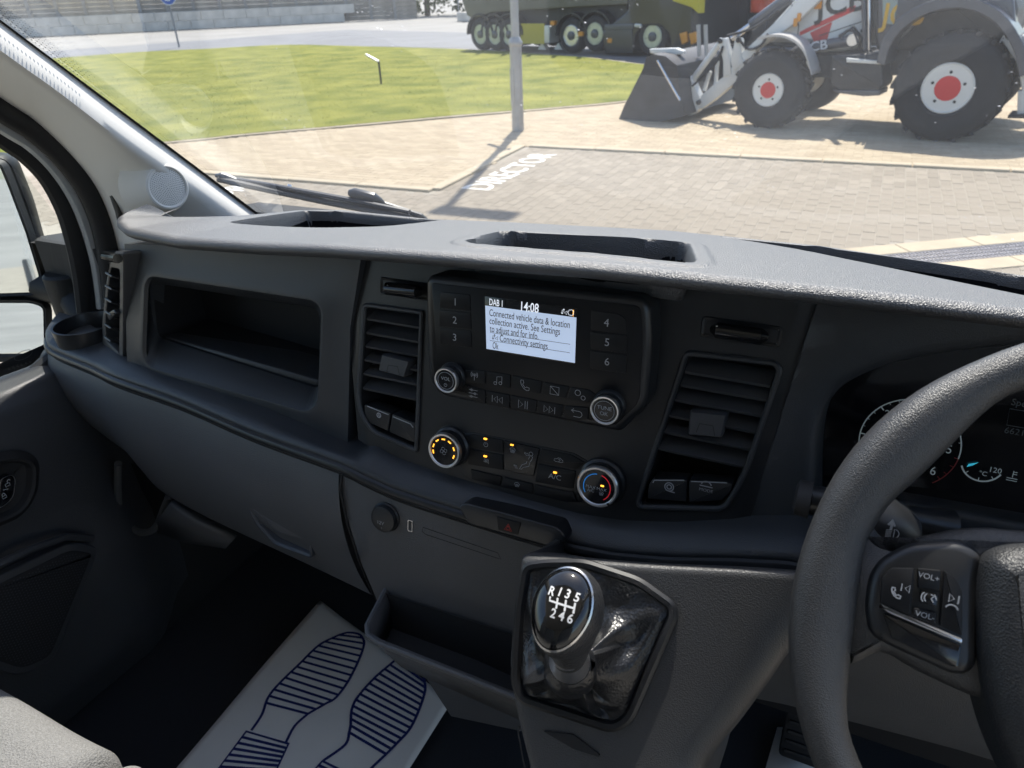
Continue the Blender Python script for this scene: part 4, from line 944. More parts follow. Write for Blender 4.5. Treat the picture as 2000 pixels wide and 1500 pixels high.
for j in range(NZs+1):
    for i in range(NXs+1): vs.append(spt(i, j))
for j in range(NZs):
    for i in range(NXs):
        q = (j*(NXs+1)+i, j*(NXs+1)+i+1, (j+1)*(NXs+1)+i+1, (j+1)*(NXs+1)+i)
        c = sum((vs[k] for k in q), V())/4 - SH.o; uvc = (c.dot(SH.u), c.dot(SH.v))
        if any(inside(uvc, h) for h in holes): continue
        fs.append(q)
shield = obj('centre_panel', (vs, fs), SATIN, dash, angle=60)
obj('panel_backing', boxm(SH, -.27, .27, -.07, .14, -.09, -.07), BLACK, dash)
SLATM = mat('slat_plastic', (.060, .062, .067), .38, var=.08, vscale=20)
def vent(outline, rows, tab, btns, marks, lab):
    fr = SH
    v = obj('air_vent', loft(ringplate(fr, [(outline, -.004), (outline, .0025), (inset(outline, .0015), .004), (inset(outline, .0035), .004), (inset(outline, .005), .002), (inset(outline, .006), -.03)]), True), FASC, dash, angle=30, label=lab)
    obj('vent_duct', loft(ringplate(fr, [(inset(outline, .0055), .0), (inset(outline, .007), -.06)]), True, False, True), BLACK, v)
    for (la, lb_), (ra_, rb_) in rows:
        a, b = V((*fr.uv(la, lb_), 0)), V((*fr.uv(ra_, rb_), 0)); c = (a+b)/2; hw = (b-a).length/2
        sf_ = Frame(fr.pt(c.x, c.y, -.010), fr.u, fr.n*.90 - fr.v*.44)
        pr = [(-hw, -.013), (hw, -.013), (hw-.001, .010), (-hw+.001, .010)]
        obj('slat', prism(sf_, pr, -.0012, .0022, .0008, 2), SLATM, v)
    tp = round_poly(fr.poly(tab, .006), .0025, 3)
    obj('vent_tab', loft([[fr.pt(*p, -.01) for p in (tp if area2(tp) > 0 else tp[::-1])], [fr.pt(*p, .004) for p in (tp if area2(tp) > 0 else tp[::-1])], [fr.pt(p[0], p[1], .0065) for p in inset(tp if area2(tp) > 0 else tp[::-1], .0015)]], True, True, True), mat('tab_plastic', (.05, .053, .06), .4), v)
    cx = sum(p[0] for p in tp)/len(tp); cy = sum(p[1] for p in tp)/len(tp)
    obj('tab_grip', strokes(fr, [[(cx-.008, cy-.009), (cx-.006, cy), (cx+.006, cy+.0004), (cx+.009, cy-.009)]], .0007, .0069), BLACK, v, flat=True)
    for b in btns:
        o_ = round_poly(fr.poly(b, .002), .002, 3); obj('vent_button', prism(fr, inset(o_, .0004), -.02, .0025, .0012), SATIN, v)
    bp = MB()
    for m_ in marks: bp.add(strokes(fr, m_, .0011, .0031))
    obj('button_marks', bp, PRINTDIM, v, flat=True)
    return v
def pxl(pts, w=.003): return [SH.uv(*p, w) for p in pts]
def ctr(px, py, w=.003): return SH.uv(px, py, w)
a_c = ctr(740, 811); m_left = [[pxl([(717, 793), (759, 810)])], [pxl([(768, 814), (802, 828), (807, 835)])]]
stop_icon = [ring(a_c[0], a_c[1], .0026), sh([[(-.8, -1), (0, 1.2), (.8, -1)]], a_c[0], a_c[1], .0016)[0]]
vent(vl_o, [((713, 611), (824, 638)), ((713, 637), (822, 668)), ((712, 663), (820, 696)), ((710, 690), (818, 724)), ((708, 717), (817, 752)), ((707, 745), (816, 782))],
     [(745, 691), (801, 705), (790, 738), (738, 724)], [[(711, 789), (764, 806), (758, 843), (722, 826), (712, 808)], [(766, 807), (812, 826), (811, 865), (800, 862), (760, 844)]], m_left + [stop_icon], 'left centre air vent with slats and two buttons below')
c1, c2_ = ctr(1307, 951), ctr(1379, 950)
marks_r = [[pxl([(1275, 943), (1278, 938), (1336, 938)])], [pxl([(1350, 940), (1420, 943)])], [ring(*c1, .0022), ring(*c1, .0042), [(c1[0], c1[1]-.0042), (c1[0]+.006, c1[1]-.0046)]], [arc(c2_[0], c2_[1], .005, 20, 160, 8), [(c2_[0]-.006, c2_[1]), (c2_[0]+.006, c2_[1])]]]
vr = vent(vr_o, [((1336, 722), (1508, 742)), ((1328, 744), (1502, 774)), ((1317, 772), (1490, 806)), ((1306, 804), (1481, 838)), ((1294, 837), (1470, 870)), ((1284, 870), (1458, 904))],
     [(1347, 802), (1420, 809), (1410, 856), (1343, 850)], [[(1274, 934), (1342, 938), (1342, 981), (1264, 975), (1266, 948)], [(1345, 938), (1432, 944), (1430, 960), (1410, 978), (1345, 982)]], marks_r, 'right centre air vent with slats and a MODE button')
obj('mode_text', text(SH, 'MODE', *ctr(1379, 958), .0042, 1.1, .0031), PRINTDIM, vr, flat=True)
# sliding shut-off levers above the vents
for pts, mk_ in (([(752, 562), (822, 570)], (756, 562)), ([(1392, 643), (1496, 658)], (1399, 643))):
    a, b = SH.uv(*pts[0], .008), SH.uv(*pts[1], .008)
    rc = rrect((a[0]+b[0])/2, (a[1]+b[1])/2, abs(b[0]-a[0])+.022, .017, .003)
    s_ = obj('vent_lever', loft(ringplate(SH, [(inset(rc, -.001), .0), (rc, .0012), (inset(rc, .0015), .0008), (inset(rc, .004), -.001)]), True, False, True), SATIN, dash)
    obj('lever_knob', tube([SH.pt(*a, .006), SH.pt(a[0]+.004, a[1], .009), SH.pt(b[0]-.004, b[1], .009), SH.pt(*b, .006)], [.004, .0072, .0072, .004], 14), GLOSS, s_)
    m0 = SH.uv(*mk_, .015); obj('lever_mark', prism(SH, rrect(m0[0], m0[1], .0015, .006, .0003, 2), .010, .0148), PRINT, s_)

# --- radio unit
RD = tilt_frame((XC, .574, 1.541), 9)
def r4(x, y): return (820+x/4.348, 540+y/4.348)
def RU(pts, w=0): return [RD.uv(*p, w) for p in pts]
def RC(pts, w=0): return [RD.uv(*r4(*p), w) for p in pts]
ro = round_poly(RU([(829, 536), (1268, 582), (1273, 668), (1264, 795), (1210, 846), (1192, 843), (858, 775), (836, 745), (830, 640)]), [.012, .014, .01, .012, .012, .006, .01, .01, .012], 5)
radio = obj('radio', prism(RD, ro, -.055, .0, .0075, 5), SATIN, dash, label='black radio unit with a lit text screen and two chrome ringed knobs', angle=30)
obj('radio_face', prism(RD, inset(ro, .0078), -.002, .0008, .0006, 2), mat('radio_face', (.0075, .008, .0095), .35, spec=.3, var=.1, vscale=30), radio)
BT = mat('radio_button', (.0085, .009, .0105), .45, spec=.3, var=.08, vscale=40)
def rbutton(pts, name='radio_button', inw=.0004, h=.0016):
    o_ = round_poly(RC(pts), .0018, 3); return obj(name, prism(RD, inset(o_, inw), -.001, h, .0005, 2), BT, radio)
for p in ([(195, 125), (435, 150), (440, 298), (172, 268), (178, 150)], [(170, 275), (440, 305), (445, 453), (168, 423)], [(168, 430), (445, 460), (450, 608), (178, 570)],
          [(1455, 280), (1690, 312), (1750, 350), (1768, 492), (1450, 452)], [(1450, 460), (1768, 500), (1768, 655), (1450, 615)], [(1450, 623), (1768, 663), (1760, 826), (1445, 780)],
          [(385, 788), (565, 795), (565, 915), (375, 893)], [(570, 797), (780, 830), (775, 950), (570, 916)], [(783, 831), (1050, 886), (1030, 1000), (780, 953)], [(1055, 888), (1280, 930), (1245, 1036), (1033, 1001)], [(1284, 932), (1440, 955), (1508, 1003), (1440, 1075), (1250, 1037)],
          [(378, 905), (565, 960), (565, 1085), (440, 1050)], [(568, 962), (770, 1000), (770, 1120), (568, 1086)], [(773, 1001), (1005, 1046), (990, 1155), (773, 1121)], [(1009, 1048), (1230, 1086), (1210, 1190), (993, 1156)], [(1234, 1089), (1440, 1106), (1440, 1212), (1340, 1222), (1214, 1192)]): rbutton(p)
pm_ = MB()
for s, c in (('1', (308, 216)), ('2', (304, 370)), ('3', (303, 516)), ('4', (1590, 392)), ('5', (1595, 558)), ('6', (1595, 722))): pm_.add(text(RD, s, *RC([c])[0], .0105, 1, .0019))
obj('preset_numbers', pm_, PRINTDIM, radio, flat=True)
def at4(x, y): return RC([(x, y)])[0]
icons = []
a = at4(470, 838); icons += [arc(a[0], a[1]+.001, r, q, q+90, 6) for r in (.0022, .0038) for q in (-45, 135)] + [[(a[0], a[1]-.005), (a[0], a[1]+.0012)], ring(a[0], a[1]+.001, .001, 10)]
a = at4(668, 877); icons += [ring(a[0]-.0026, a[1]-.0035, .0016, 10), ring(a[0]+.003, a[1]-.0025, .0016, 10), [(a[0]-.001, a[1]-.0035), (a[0]-.001, a[1]+.0035), (a[0]+.0046, a[1]+.0046), (a[0]+.0046, a[1]-.0025)]]
def handset(a, s, w=1): return [[(a[0]+x*s, a[1]+y*s) for x, y in ((-1, 1), (-.45, 1.05), (-.3, .45), (-.6, .15), (.05, -.6), (.4, -.35), (1, -.5), (.95, -1.05), (.4, -1.15), (-.35, -.75), (-.9, 0), (-1.05, .6), (-1, 1))]]
icons += handset(at4(900, 918), .0046)
a = at4(1150, 965); icons += [[(a[0]+x*.0045, a[1]+y*.004) for x, y in ((-1, 1), (1, 1), (1, -1), (-1, -1), (-1, 1))], [(a[0]-.0045, a[1]+.004), (a[0]+.0045, a[1]-.004)]]
a = at4(1367, 1000); icons += [ring(a[0]-.0025, a[1]+.0016, .0028, 12), ring(a[0]+.0032, a[1]-.0026, .0021, 12)]
a = at4(460, 988)
for k in (-1, 0, 1): icons += [[(a[0]-.005, a[1]+k*.0036), (a[0]+.005, a[1]+k*.0036)], ring(a[0]+.002*(1 if k == 0 else -1), a[1]+k*.0036, .0011, 8)]
def tri(a, d, s=.0042): return [(a[0]-d*s*.5, a[1]+s), (a[0]+d*s*.6, a[1]), (a[0]-d*s*.5, a[1]-s), (a[0]-d*s*.5, a[1]+s)]
def bar(a, s=.0042): return [(a[0], a[1]+s), (a[0], a[1]-s)]
a = at4(667, 1040); icons += [bar((a[0]-.006, a[1]), .0036), tri((a[0]-.002, a[1]), -1, .0036), tri((a[0]+.0035, a[1]), -1, .0036)]
a = at4(880, 1082); icons += [tri((a[0]-.0025, a[1]), 1), bar((a[0]+.0026, a[1])), bar((a[0]+.005, a[1]))]
a = at4(1103, 1125); icons += [bar((a[0]+.006, a[1]), .0036), tri((a[0]-.0035, a[1]), 1, .0036), tri((a[0]+.002, a[1]), 1, .0036)]
a = at4(1337, 1162); icons += [[(a[0]-.005, a[1]+.003), (a[0]+.003, a[1]+.003)] + arc(a[0]+.0025, a[1], .003, 90, -90, 8) + [(a[0]-.003, a[1]-.003)], [(a[0]-.003, a[1]+.005), (a[0]-.0055, a[1]+.003), (a[0]-.003, a[1]+.001)]]
obj('button_icons', strokes(RD, icons, .00055, .0019), PRINTDIM, radio, flat=True)
# screen
sc_o = RC([(555, 165), (1340, 268), (1325, 742), (562, 622)]); obj('screen', prism(RD, sc_o, -.001, .0012, .0003, 2), GLOSS, radio)
SCR = mat('lit_screen', (.5, .6, .75), .3, emit=(.60, .72, .95), es=.30); SCD = mat('screen_ink', (.01, .012, .016), .6); SCW = mat('screen_white_text', (.7, .72, .75), .5, emit=(.85, .9, 1), es=.4)
sw = RC([(561, 244), (1334, 346), (1321, 731), (571, 611)]); obj('screen_area', prism(RD, sw, .0008, .0014), SCR, radio)
def fit_text(fr, s, lp, rp, h, m, par, wv, bold=0):
    vs, fs = text2d(s, bold); x0, x1 = min(v[0] for v in vs), max(v[0] for v in vs)
    xs = (rp[0]-lp[0])/((x1-x0)*h); return text(fr, s, lp[0], lp[1], h, xs, wv, bold, 0, 'L')
ink = MB()
for s, l, r in (('Connected vehicle data & location', (597, 305), (1280, 395)), ('collection active. See Settings', (598, 373), (1197, 455)), ('to adjust and for info.', (600, 440), (1014, 498)), ('Connectivity settings', (685, 522), (1092, 580)), ('Ok', (625, 583), (674, 590))):
    ink.add(fit_text(RD, s, at4(*l), at4(*r), .0098, None, None, .0017, .0))
bx = [at4(*p) for p in ((602, 472), (1282, 572), (1280, 644), (602, 540))]; ink.add(strokes(RD, [bx+[bx[0]]], .0004, .0017))
def net_icon(a, s): return [[(a[0]-.8*s, a[1]+.6*s), (a[0]-.8*s, a[1]-.8*s)], [(a[0]-1.2*s, a[1]-.4*s), (a[0]-.8*s, a[1]-.9*s), (a[0]-.4*s, a[1]-.4*s)], [(a[0]-.2*s, a[1]+.9*s), (a[0]-.2*s, a[1]-.1*s)], [(a[0]-.5*s, a[1]+.6*s), (a[0]-.2*s, a[1]+1*s), (a[0]+.1*s, a[1]+.6*s)], [(a[0]+1.1*s, a[1]+.5*s), (a[0]+.1*s, a[1]-.4*s), (a[0]+1.0*s, a[1]-1.0*s), (a[0]+1.1*s, a[1]+.5*s)]]
ink.add(strokes(RD, net_icon(at4(645, 512), .0028), .00055, .0017)); obj('screen_text', ink, SCD, radio, flat=True)
obj('station_text', fit_text(RD, 'DAB 1', at4(597, 215), at4(708, 229), .0092, None, None, .0016, .01), SCW, radio, flat=True)
tm = MB(); tm.add(fit_text(RD, '14:08', at4(866, 252), at4(1015, 270), .0125, None, None, .0016, .012))
obj('clock_text', tm, SCW, radio, flat=True); tm = MB(); tm.add(strokes(RD, net_icon(at4(1232, 296), .0026), .0005, .0016)); a = at4(1288, 304); tm.add(strokes(RD, [[(a[0]+(.0024+.0007*(k % 2))*math.cos(k*.45), a[1]+(.0024+.0007*(k % 2))*math.sin(k*.45)) for k in range(15)]], .0005, .0016))
obj('status_icons', tm, SCW, radio, flat=True); a = at4(1308, 308); obj('alert_mark', strokes(RD, [[(a[0], a[1]+.003), (a[0], a[1]-.001)], [(a[0], a[1]-.0022), (a[0], a[1]-.003)]], .0007, .0016), AMBER, radio, flat=True)
# knobs
def knob(fr, c, r, h, par, name, txt=None, sz=.004):
    k = obj(name, lathe(fr, *c, [(r*1.22, -.002), (r*1.18, .003), (r*1.06, .005), (r*1.04, h*.75)], 48, False), SATIN, par)
    obj('chrome_ring', lathe(fr, *c, [(r*1.045, h*.72), (r*1.05, h*.9), (r*.99, h), (r*.90, h*.99), (r*.86, h*.93)], 56, False), CHROME, par)
    obj('knob_face', lathe(fr, *c, [(r*.875, h*.9), (r*.85, h*.94), (.0005, h*.96)], 48), GLOSS, par)
    if txt:
        t_ = MB()
        for s, dy in txt: t_.add(text(fr, s, c[0], c[1]+dy, sz, 1.05, h*.96+.0005))
        t_.add(strokes(fr, [ring(c[0], c[1], r*.70, 40)], .0004, h*.96+.0004)); obj('knob_print', t_, PRINTDIM, par, flat=True)
KH = .016
vk = RD.uv(*r4(217, 886), KH); tkk = RD.uv(*r4(1565, 1142), KH)
knob(RD, vk, .0128, KH, radio, 'volume_knob', [('VOL', .002)], .0052)
pw = MB(); pw.add(strokes(RD, [arc(vk[0], vk[1]-.0045, .0017, 120, 420, 14), [(vk[0], vk[1]-.0026), (vk[0], vk[1]-.0045)]], .0004, KH*.96+.0005)); obj('power_icon', pw, PRINTDIM, radio, flat=True)
knob(RD, tkk, .0136, KH, radio, 'tune_knob', [('TUNE', .0026), ('OK', -.0030)], .0052)

# --- climate controls
def r5(x, y): return (820+x/4.651, 810+y/4.651)
CF = Frame(SH.pt(0, 0, .0012), SH.u, SH.v)
def CC(pts, w=0): return [CF.uv(*r5(*p), w) for p in pts]
clo = round_poly(CC([(380, 175), (480, 160), (780, 220), (1110, 290), (1400, 350), (1530, 425), (1480, 800), (1330, 800), (1040, 732), (735, 660), (470, 596), (380, 540)]), .003, 3)
clim = obj('climate_panel', prism(CF, clo, -.006, .0, .0012, 2), SATIN, dash, label='black heating control panel with amber indicator lights')
for p in ([(395, 183), (480, 170), (763, 224), (761, 352), (430, 288)], [(430, 297), (761, 360), (766, 505), (440, 450)], [(1100, 300), (1380, 357), (1508, 430), (1430, 498), (1077, 428)], [(1073, 437), (1428, 507), (1400, 678), (1047, 608)],
          [(462, 488), (752, 556), (732, 648), (475, 586)], [(762, 558), (1034, 622), (1034, 722), (738, 651)], [(1042, 626), (1330, 687), (1400, 692), (1438, 788), (1330, 793), (1046, 724)]):
    o_ = round_poly(CC(p), .0015, 3); obj('climate_button', prism(CF, inset(o_, .0005), -.001, .0014, .0005, 2), BT, clim)
tl = round_poly(CC([(770, 228), (1095, 300), (1040, 558), (772, 500)]), .001, 2); obj('air_flow_tile', prism(CF, inset(tl, .0004), -.001, .0022, .0005, 2), mat('tile_gloss', (.010, .0105, .012), .2), clim)
for c in ((603, 214), (602, 372), (845, 268), (1235, 519)):
    u_, v_ = CC([c])[0]; obj('indicator_light', prism(CF, rrect(u_, v_, .0037, .0017, .0004, 2), .001, .0028), AMBER, clim)
ci = []
def c5(x, y): return CC([(x, y)], .002)[0]
a = c5(602, 270); ci += [arc(a[0], a[1], .0024, 110, 430, 14), [(a[0], a[1]+.0028), (a[0], a[1])]]
def screen_icon(a, s): return [[(a[0]-1.2*s, a[1]+.7*s)] + arc(a[0], a[1]-.3*s, 1.5*s, 130, 50, 8)[0:] + [(a[0]+1.2*s, a[1]+.7*s), (a[0]+.7*s, a[1]-.8*s), (a[0]-.7*s, a[1]-.8*s), (a[0]-1.2*s, a[1]+.7*s)]] + [[(a[0]+k*.4*s, a[1]+.5*s), (a[0]+k*.4*s+.12*s, a[1]), (a[0]+k*.4*s, a[1]-.5*s)] for k in (-1, 0, 1)]
ci += screen_icon(c5(845, 325), .0026) + screen_icon(c5(885, 636), .0024)
a = c5(602, 415); ci += [[(a[0]-.002, a[1]+.002), (a[0]+.002, a[1]+.002), (a[0]+.0022, a[1]-.0016), (a[0]-.0022, a[1]-.0016), (a[0]-.002, a[1]+.002)], [(a[0]+.003, a[1]+.002), (a[0]+.0032, a[1]-.003)]] + [[(a[0]-.0014, a[1]+k*.0009), (a[0]+.0014, a[1]+k*.0009)] for k in (-1, 0, 1)]
a = c5(1262, 412); ci += [[(a[0]-.005, a[1]-.001), (a[0]-.0045, a[1]+.0007), (a[0]-.002, a[1]+.0012), (a[0]-.0006, a[1]+.0026), (a[0]+.002, a[1]+.0026), (a[0]+.0046, a[1]+.0006), (a[0]+.005, a[1]-.001), (a[0]+.002, a[1]-.0018), (a[0]-.003, a[1]-.0018), (a[0]-.005, a[1]-.001)], arc(a[0]+.0005, a[1]+.0003, .0012, -120, 150, 8)]
# seated figure and air arrows
h_ = c5(1012, 355); ci += [ring(*h_, .0022, 14), [c5(*q) for q in ((1000, 378), (990, 402))], [c5(*q) for q in ((1028, 380), (1018, 410), (1004, 425))], [c5(*q) for q in ((1004, 430), (992, 468), (945, 474), (926, 492), (908, 490), (930, 452), (968, 440), (975, 422))]]
ci += [[c5(*q) for q in ((955, 338), (975, 352), (980, 346), (990, 372), (965, 368), (970, 360), (952, 348), (955, 338))], [c5(*q) for q in ((858, 448), (872, 462), (880, 458), (888, 486), (868, 478), (872, 470), (856, 456), (858, 448))]]
ic_ = MB(); ic_.add(strokes(CF, ci, .00045, .0028)); ic_.add(text(CF, 'A/C', *c5(1226, 566), .0078, 1.1, .0022)); obj('climate_icons', ic_, PRINTDIM, clim, flat=True)
CH = .018
fk = CF.uv(*r5(215, 330), CH); tk_ = CF.uv(*r5(1607, 660), CH)
knob(CF, fk, .0190, CH, clim, 'fan_knob'); knob(CF, tk_, .0205, CH, clim, 'temperature_knob')
for q in ((98, 335), (112, 272), (153, 228), (213, 222), (268, 253), (303, 314), (303, 383)):
    u_, v_ = CF.uv(*r5(*q), CH); an = math.atan2(v_-fk[1], u_-fk[0]); rr = .0132; cu_, cv_ = fk[0]+rr*math.cos(an), fk[1]+rr*math.sin(an)
    d = (math.cos(an+1.5708)*.0021, math.sin(an+1.5708)*.0021)
    obj('fan_light', strokes(CF, [[(cu_-d[0], cv_-d[1]), (cu_+d[0], cv_+d[1])]], .0015, CH*.96+.0007), AMBER, clim, flat=True)
fi = []
for k in range(4):
    an = k*math.pi/2+.3; px_, py_ = math.cos(an), math.sin(an); fi.append([(fk[0]+px_*.0024+.0018*math.cos(t_)*(1), fk[1]+py_*.0024+.0018*math.sin(t_)) for t_ in [j*.45 for j in range(15)]])
obj('fan_icon', strokes(CF, fi, .0004, CH*.96+.0006), PRINTDIM, clim, flat=True)
tw = CH*.96+.0006
obj('cold_arc', strokes(CF, [arc(tk_[0], tk_[1], .0138, 95, 215, 24)], .0010, tw), mat('blue_print', (.02, .16, .42), .5, emit=(.02, .2, .6), es=.25), clim, flat=True)
obj('hot_arc', strokes(CF, [arc(tk_[0], tk_[1], .0138, 75, -55, 24)], .0010, tw), mat('red_arc_print', (.42, .03, .04), .5, emit=(.6, .02, .03), es=.2), clim, flat=True)
tx = MB(); tx.add(text(CF, 'MAX', tk_[0]-.0062, tk_[1]-.0012, .0044, 1.1, tw)); tx.add(text(CF, 'A/C', tk_[0]-.006, tk_[1]-.0048, .0044, 1.0, tw)); tx.add(text(CF, 'MAX', tk_[0]+.0052, tk_[1]-.0012, .0044, 1.1, tw)); tx.add(strokes(CF, screen_icon((tk_[0]+.0052, tk_[1]-.0058), .0018), .0004, tw))
obj('temperature_print', tx, PRINTDIM, clim, flat=True)
obj('indicator_light', prism(CF, rrect(tk_[0]+.0052, tk_[1]+.0026, .0034, .0016, .0004, 2), CH*.95, tw), AMBER, clim)
an = rad(-48); obj('pointer_notch', boxm(Frame(CF.pt(tk_[0]+.0202*math.cos(an), tk_[1]+.0202*math.sin(an), CH*.9), CF.u*math.cos(an)+CF.v*math.sin(an), -CF.u*math.sin(an)+CF.v*math.cos(an)), -.0018, .0018, -.0012, .0012, -.004, .0024), BLACK, clim, bevel=.0003)

# --- right fascia and instrument binnacle
FRr = tilt_frame((.18, .60, 1.52), 12)
inn_px = [(1586, 1020), (1585, 960), (1588, 880), (1600, 815), (1625, 768), (1665, 737), (1740, 707), (1850, 684), (2000, 668)]
ip = [FRr.uv(*q) for q in inn_px]; mid = .02
ip = c2(ip, 4); ip = ip + [(2*mid-a+.0, b) for a, b in ip[::-1]]        # mirror the far side
ip = densify(ip, 1)
sl0, sl1 = FRr.uv(1597, 586), FRr.uv(1440, 1080)
fro = [sl1, sl0, (.36, .125), (.36, -.11)]
def to_shield_edge(): pass
om = outer_match(ip, [(sl1[0], sl1[1]), (sl0[0], sl0[1]), (.36, sl0[1]), (.36, sl1[1]+.03)])
lo = [(om, -.03), (om, -.001), (inset(om, .001), 0.0), (inset(ip, -.03), .0), (inset(ip, -.008), .001), (ip, -.002), (inset(ip, .003), -.008), (inset(ip, .006), -.05)]
L = ringplate(FRr, lo); obj('right_fascia', loft(L, True), FASC, dash, angle=45)
CL = tilt_frame((.19, .672, 1.50), 16)
clu = obj('instrument_cluster', loft([L[-1], [CL.pt(*CL_, 0) for CL_ in [((p-CL.o).dot(CL.u), (p-CL.o).dot(CL.v)) for p in L[-1]]]], True, False, True), BLACK, dash, label='dark instrument cluster with rev counter behind the steering wheel')
obj('cluster_lens', grid(lambda u, v: CL.pt(-.19+u*.38, -.10+v*.19, .0015), 1, 1), GLOSS, clu)
cm = MB(); tcn = CL.uv(1775, 866, .002); tr_ = abs(CL.uv(1880, 866, .002)[0]-tcn[0])
A0, A6 = 222, -42
cm.add(strokes(CL, [arc(*tcn, tr_, 230, -8, 40)], .0011, .0025))
for k in range(0, 25):
    an = A0+(A6-A0)*k/24
    if k > 19: continue
    r1 = tr_*(.90 if k % 4 == 0 else .95); cm.add(strokes(CL, [[(tcn[0]+r_*math.cos(rad(an)), tcn[1]+r_*math.sin(rad(an))) for r_ in (r1, tr_)]], .0011 if k % 4 == 0 else .0006, .0025))
for k in range(0, 7):
    an = A0+(A6-A0)*k/6; cm.add(text(CL, str(k), tcn[0]+tr_*.78*math.cos(rad(an)), tcn[1]+tr_*.78*math.sin(rad(an)), .0115, .9, .0025))
tg = CL.uv(1920, 905, .002); cm.add(strokes(CL, [arc(tg[0], tg[1], .0165, 200, 335, 20)], .0014, .0025)); cm.add(text(CL, '120', *CL.uv(1945, 919, .002), .0068, 1, .0025)); cm.add(text(CL, '\u00b0C', *CL.uv(1920, 925, .002), .0058, 1, .0025))
for k, an in enumerate((225, 268, 310)): cm.add(strokes(CL, [[(tg[0]+r_*math.cos(rad(an)), tg[1]+r_*math.sin(rad(an))) for r_ in (.0135, .0165)]], .0007, .0025))
a = CL.uv(1978, 928, .002); cm.add(strokes(CL, [[(a[0], a[1]+.004), (a[0], a[1]-.002)], [(a[0], a[1]+.003), (a[0]+.003, a[1]+.003)], [(a[0], a[1]+.001), (a[0]+.003, a[1]+.001)], [(a[0]-.004, a[1]-.003), (a[0]+.004, a[1]-.003)], [(a[0]-.004, a[1]-.005), (a[0]+.004, a[1]-.005)]], .0006, .0025))
obj('gauge_print', cm, mat('gauge_white', (.42, .47, .48), .5, emit=(.5, .6, .6), es=.05), clu, flat=True)
cr_ = MB(); cr_.add(strokes(CL, [arc(*tcn, tr_, -8, -52, 14)], .0010, .0025)); cr_.add(strokes(CL, [[(tcn[0]+r_*math.cos(rad(an)), tcn[1]+r_*math.sin(rad(an))) for r_ in (tr_*.92, tr_)] for an in (-8, -20, -32, -42)], .0007, .0025)); obj('red_zone', cr_, mat('gauge_red', (.22, .02, .02), .5), clu, flat=True)
nd = [CL.uv(*q, .004) for q in ((1888, 912), (1892, 906), (1912, 903), (1900, 909))]; obj('gauge_needle', ([CL.pt(*p, .004) for p in nd], [(0, 1, 2, 3)]), mat('needle_blue', (.05, .42, .55), .5, emit=(.05, .5, .7), es=.3), clu, flat=True)
dt = MB(); s1 = CL.uv(1976, 785, .002); dt.add(text(CL, 'Speed', s1[0], s1[1], .0082, .95, .0025, align='L')); s2 = CL.uv(1962, 840, .002); dt.add(text(CL, '66215', s2[0], s2[1], .0078, 1, .0025, align='L'))
b0 = [CL.uv(*q, .002) for q in ((1972, 798), (1966, 830))]; dt.add(strokes(CL, [[(b0[0][0]+.05, b0[0][1]), b0[0], b0[1], (b0[1][0]+.05, b0[1][1])]], .0005, .0025)); obj('trip_display', dt, mat('dim_display', (.09, .10, .10), .6), clu, flat=True)
shp = [CL.uv(*q, .04) for q in ((1757, 985), (2000, 1030), (2300, 1080), (2300, 1130), (2000, 1078), (1752, 1036))]; obj('cluster_shelf', prism(CL, shp, -.02, .03, .006), FASC, clu)

# --- ledge, trim strip and lower dash
INN = [ZP(108, 622, 1.412), ZP(140, 636, 1.412), ZP(203, 670, 1.412)] + [FL.pt(*FL.uv(*q)) for q in ((248, 709), (350, 744), (525, 803), (684, 870))]
RIM = [ZP(*q, INN[i].z-.006) for i, q in enumerate(((88, 652), (98, 676), (175, 709), (224, 732), (350, 776), (490, 836)))] + [V((-.50, .537, interp(RIMZ, -.50)))]
XR = [-.465+k*.02 for k in range(48)]
INN += [V((x, sy(interp(RIMZ, x)+.011)-.001, interp(RIMZ, x)+.011)) for x in XR]
RIM += [V((x, .536, interp(RIMZ, x))) for x in XR]
inn_c, rim_c = catmull(INN, 6), catmull(RIM, 6)
sec = []
for p, q in zip(inn_c, rim_c):
    d = (q-p); d.z = 0; d = d.normalized(); up = V((0, 0, 1))
    sec.append([p-d*.02+up*.003, p+up*.003, p+(q-p)*.6+up*.0035, q-d*.006+up*.003, q-d*.001+up*.0, q-up*.005, q-d*.003-up*.009, q-d*.02-up*.010])
ledge = obj('ledge', loft(sec, False), FASC, dash, angle=60)
xs_ = [-.5+k*.02 for k in range(45)]
RIMC = []
strip = [q - V((0, 0, .011)) for q in rim_c] + [p-V((0, 0, .011)) for p in RIMC if p.x > rim_c[-1].x+.01]
obj('trim_strip', tube(catmull(strip[::2], 3), .0058, 10, True, .9), SATIN, dash)
obj('trim_groove', tube(catmull([p+V((0, .006, -.009)) for p in strip[::2]], 3), .006, 8), BLACK, dash)
# right hand continuation of the ledge under the instruments
0 and obj('right_ledge', grid(lambda u, v: V((-.06+u*.5, .515+.075*v+.02*smooth(-.05, .2, -.06+u*.5), interp(RIMZ, -.06+u*.5)-.003+.008*v)), 20, 4), FASC, dash)
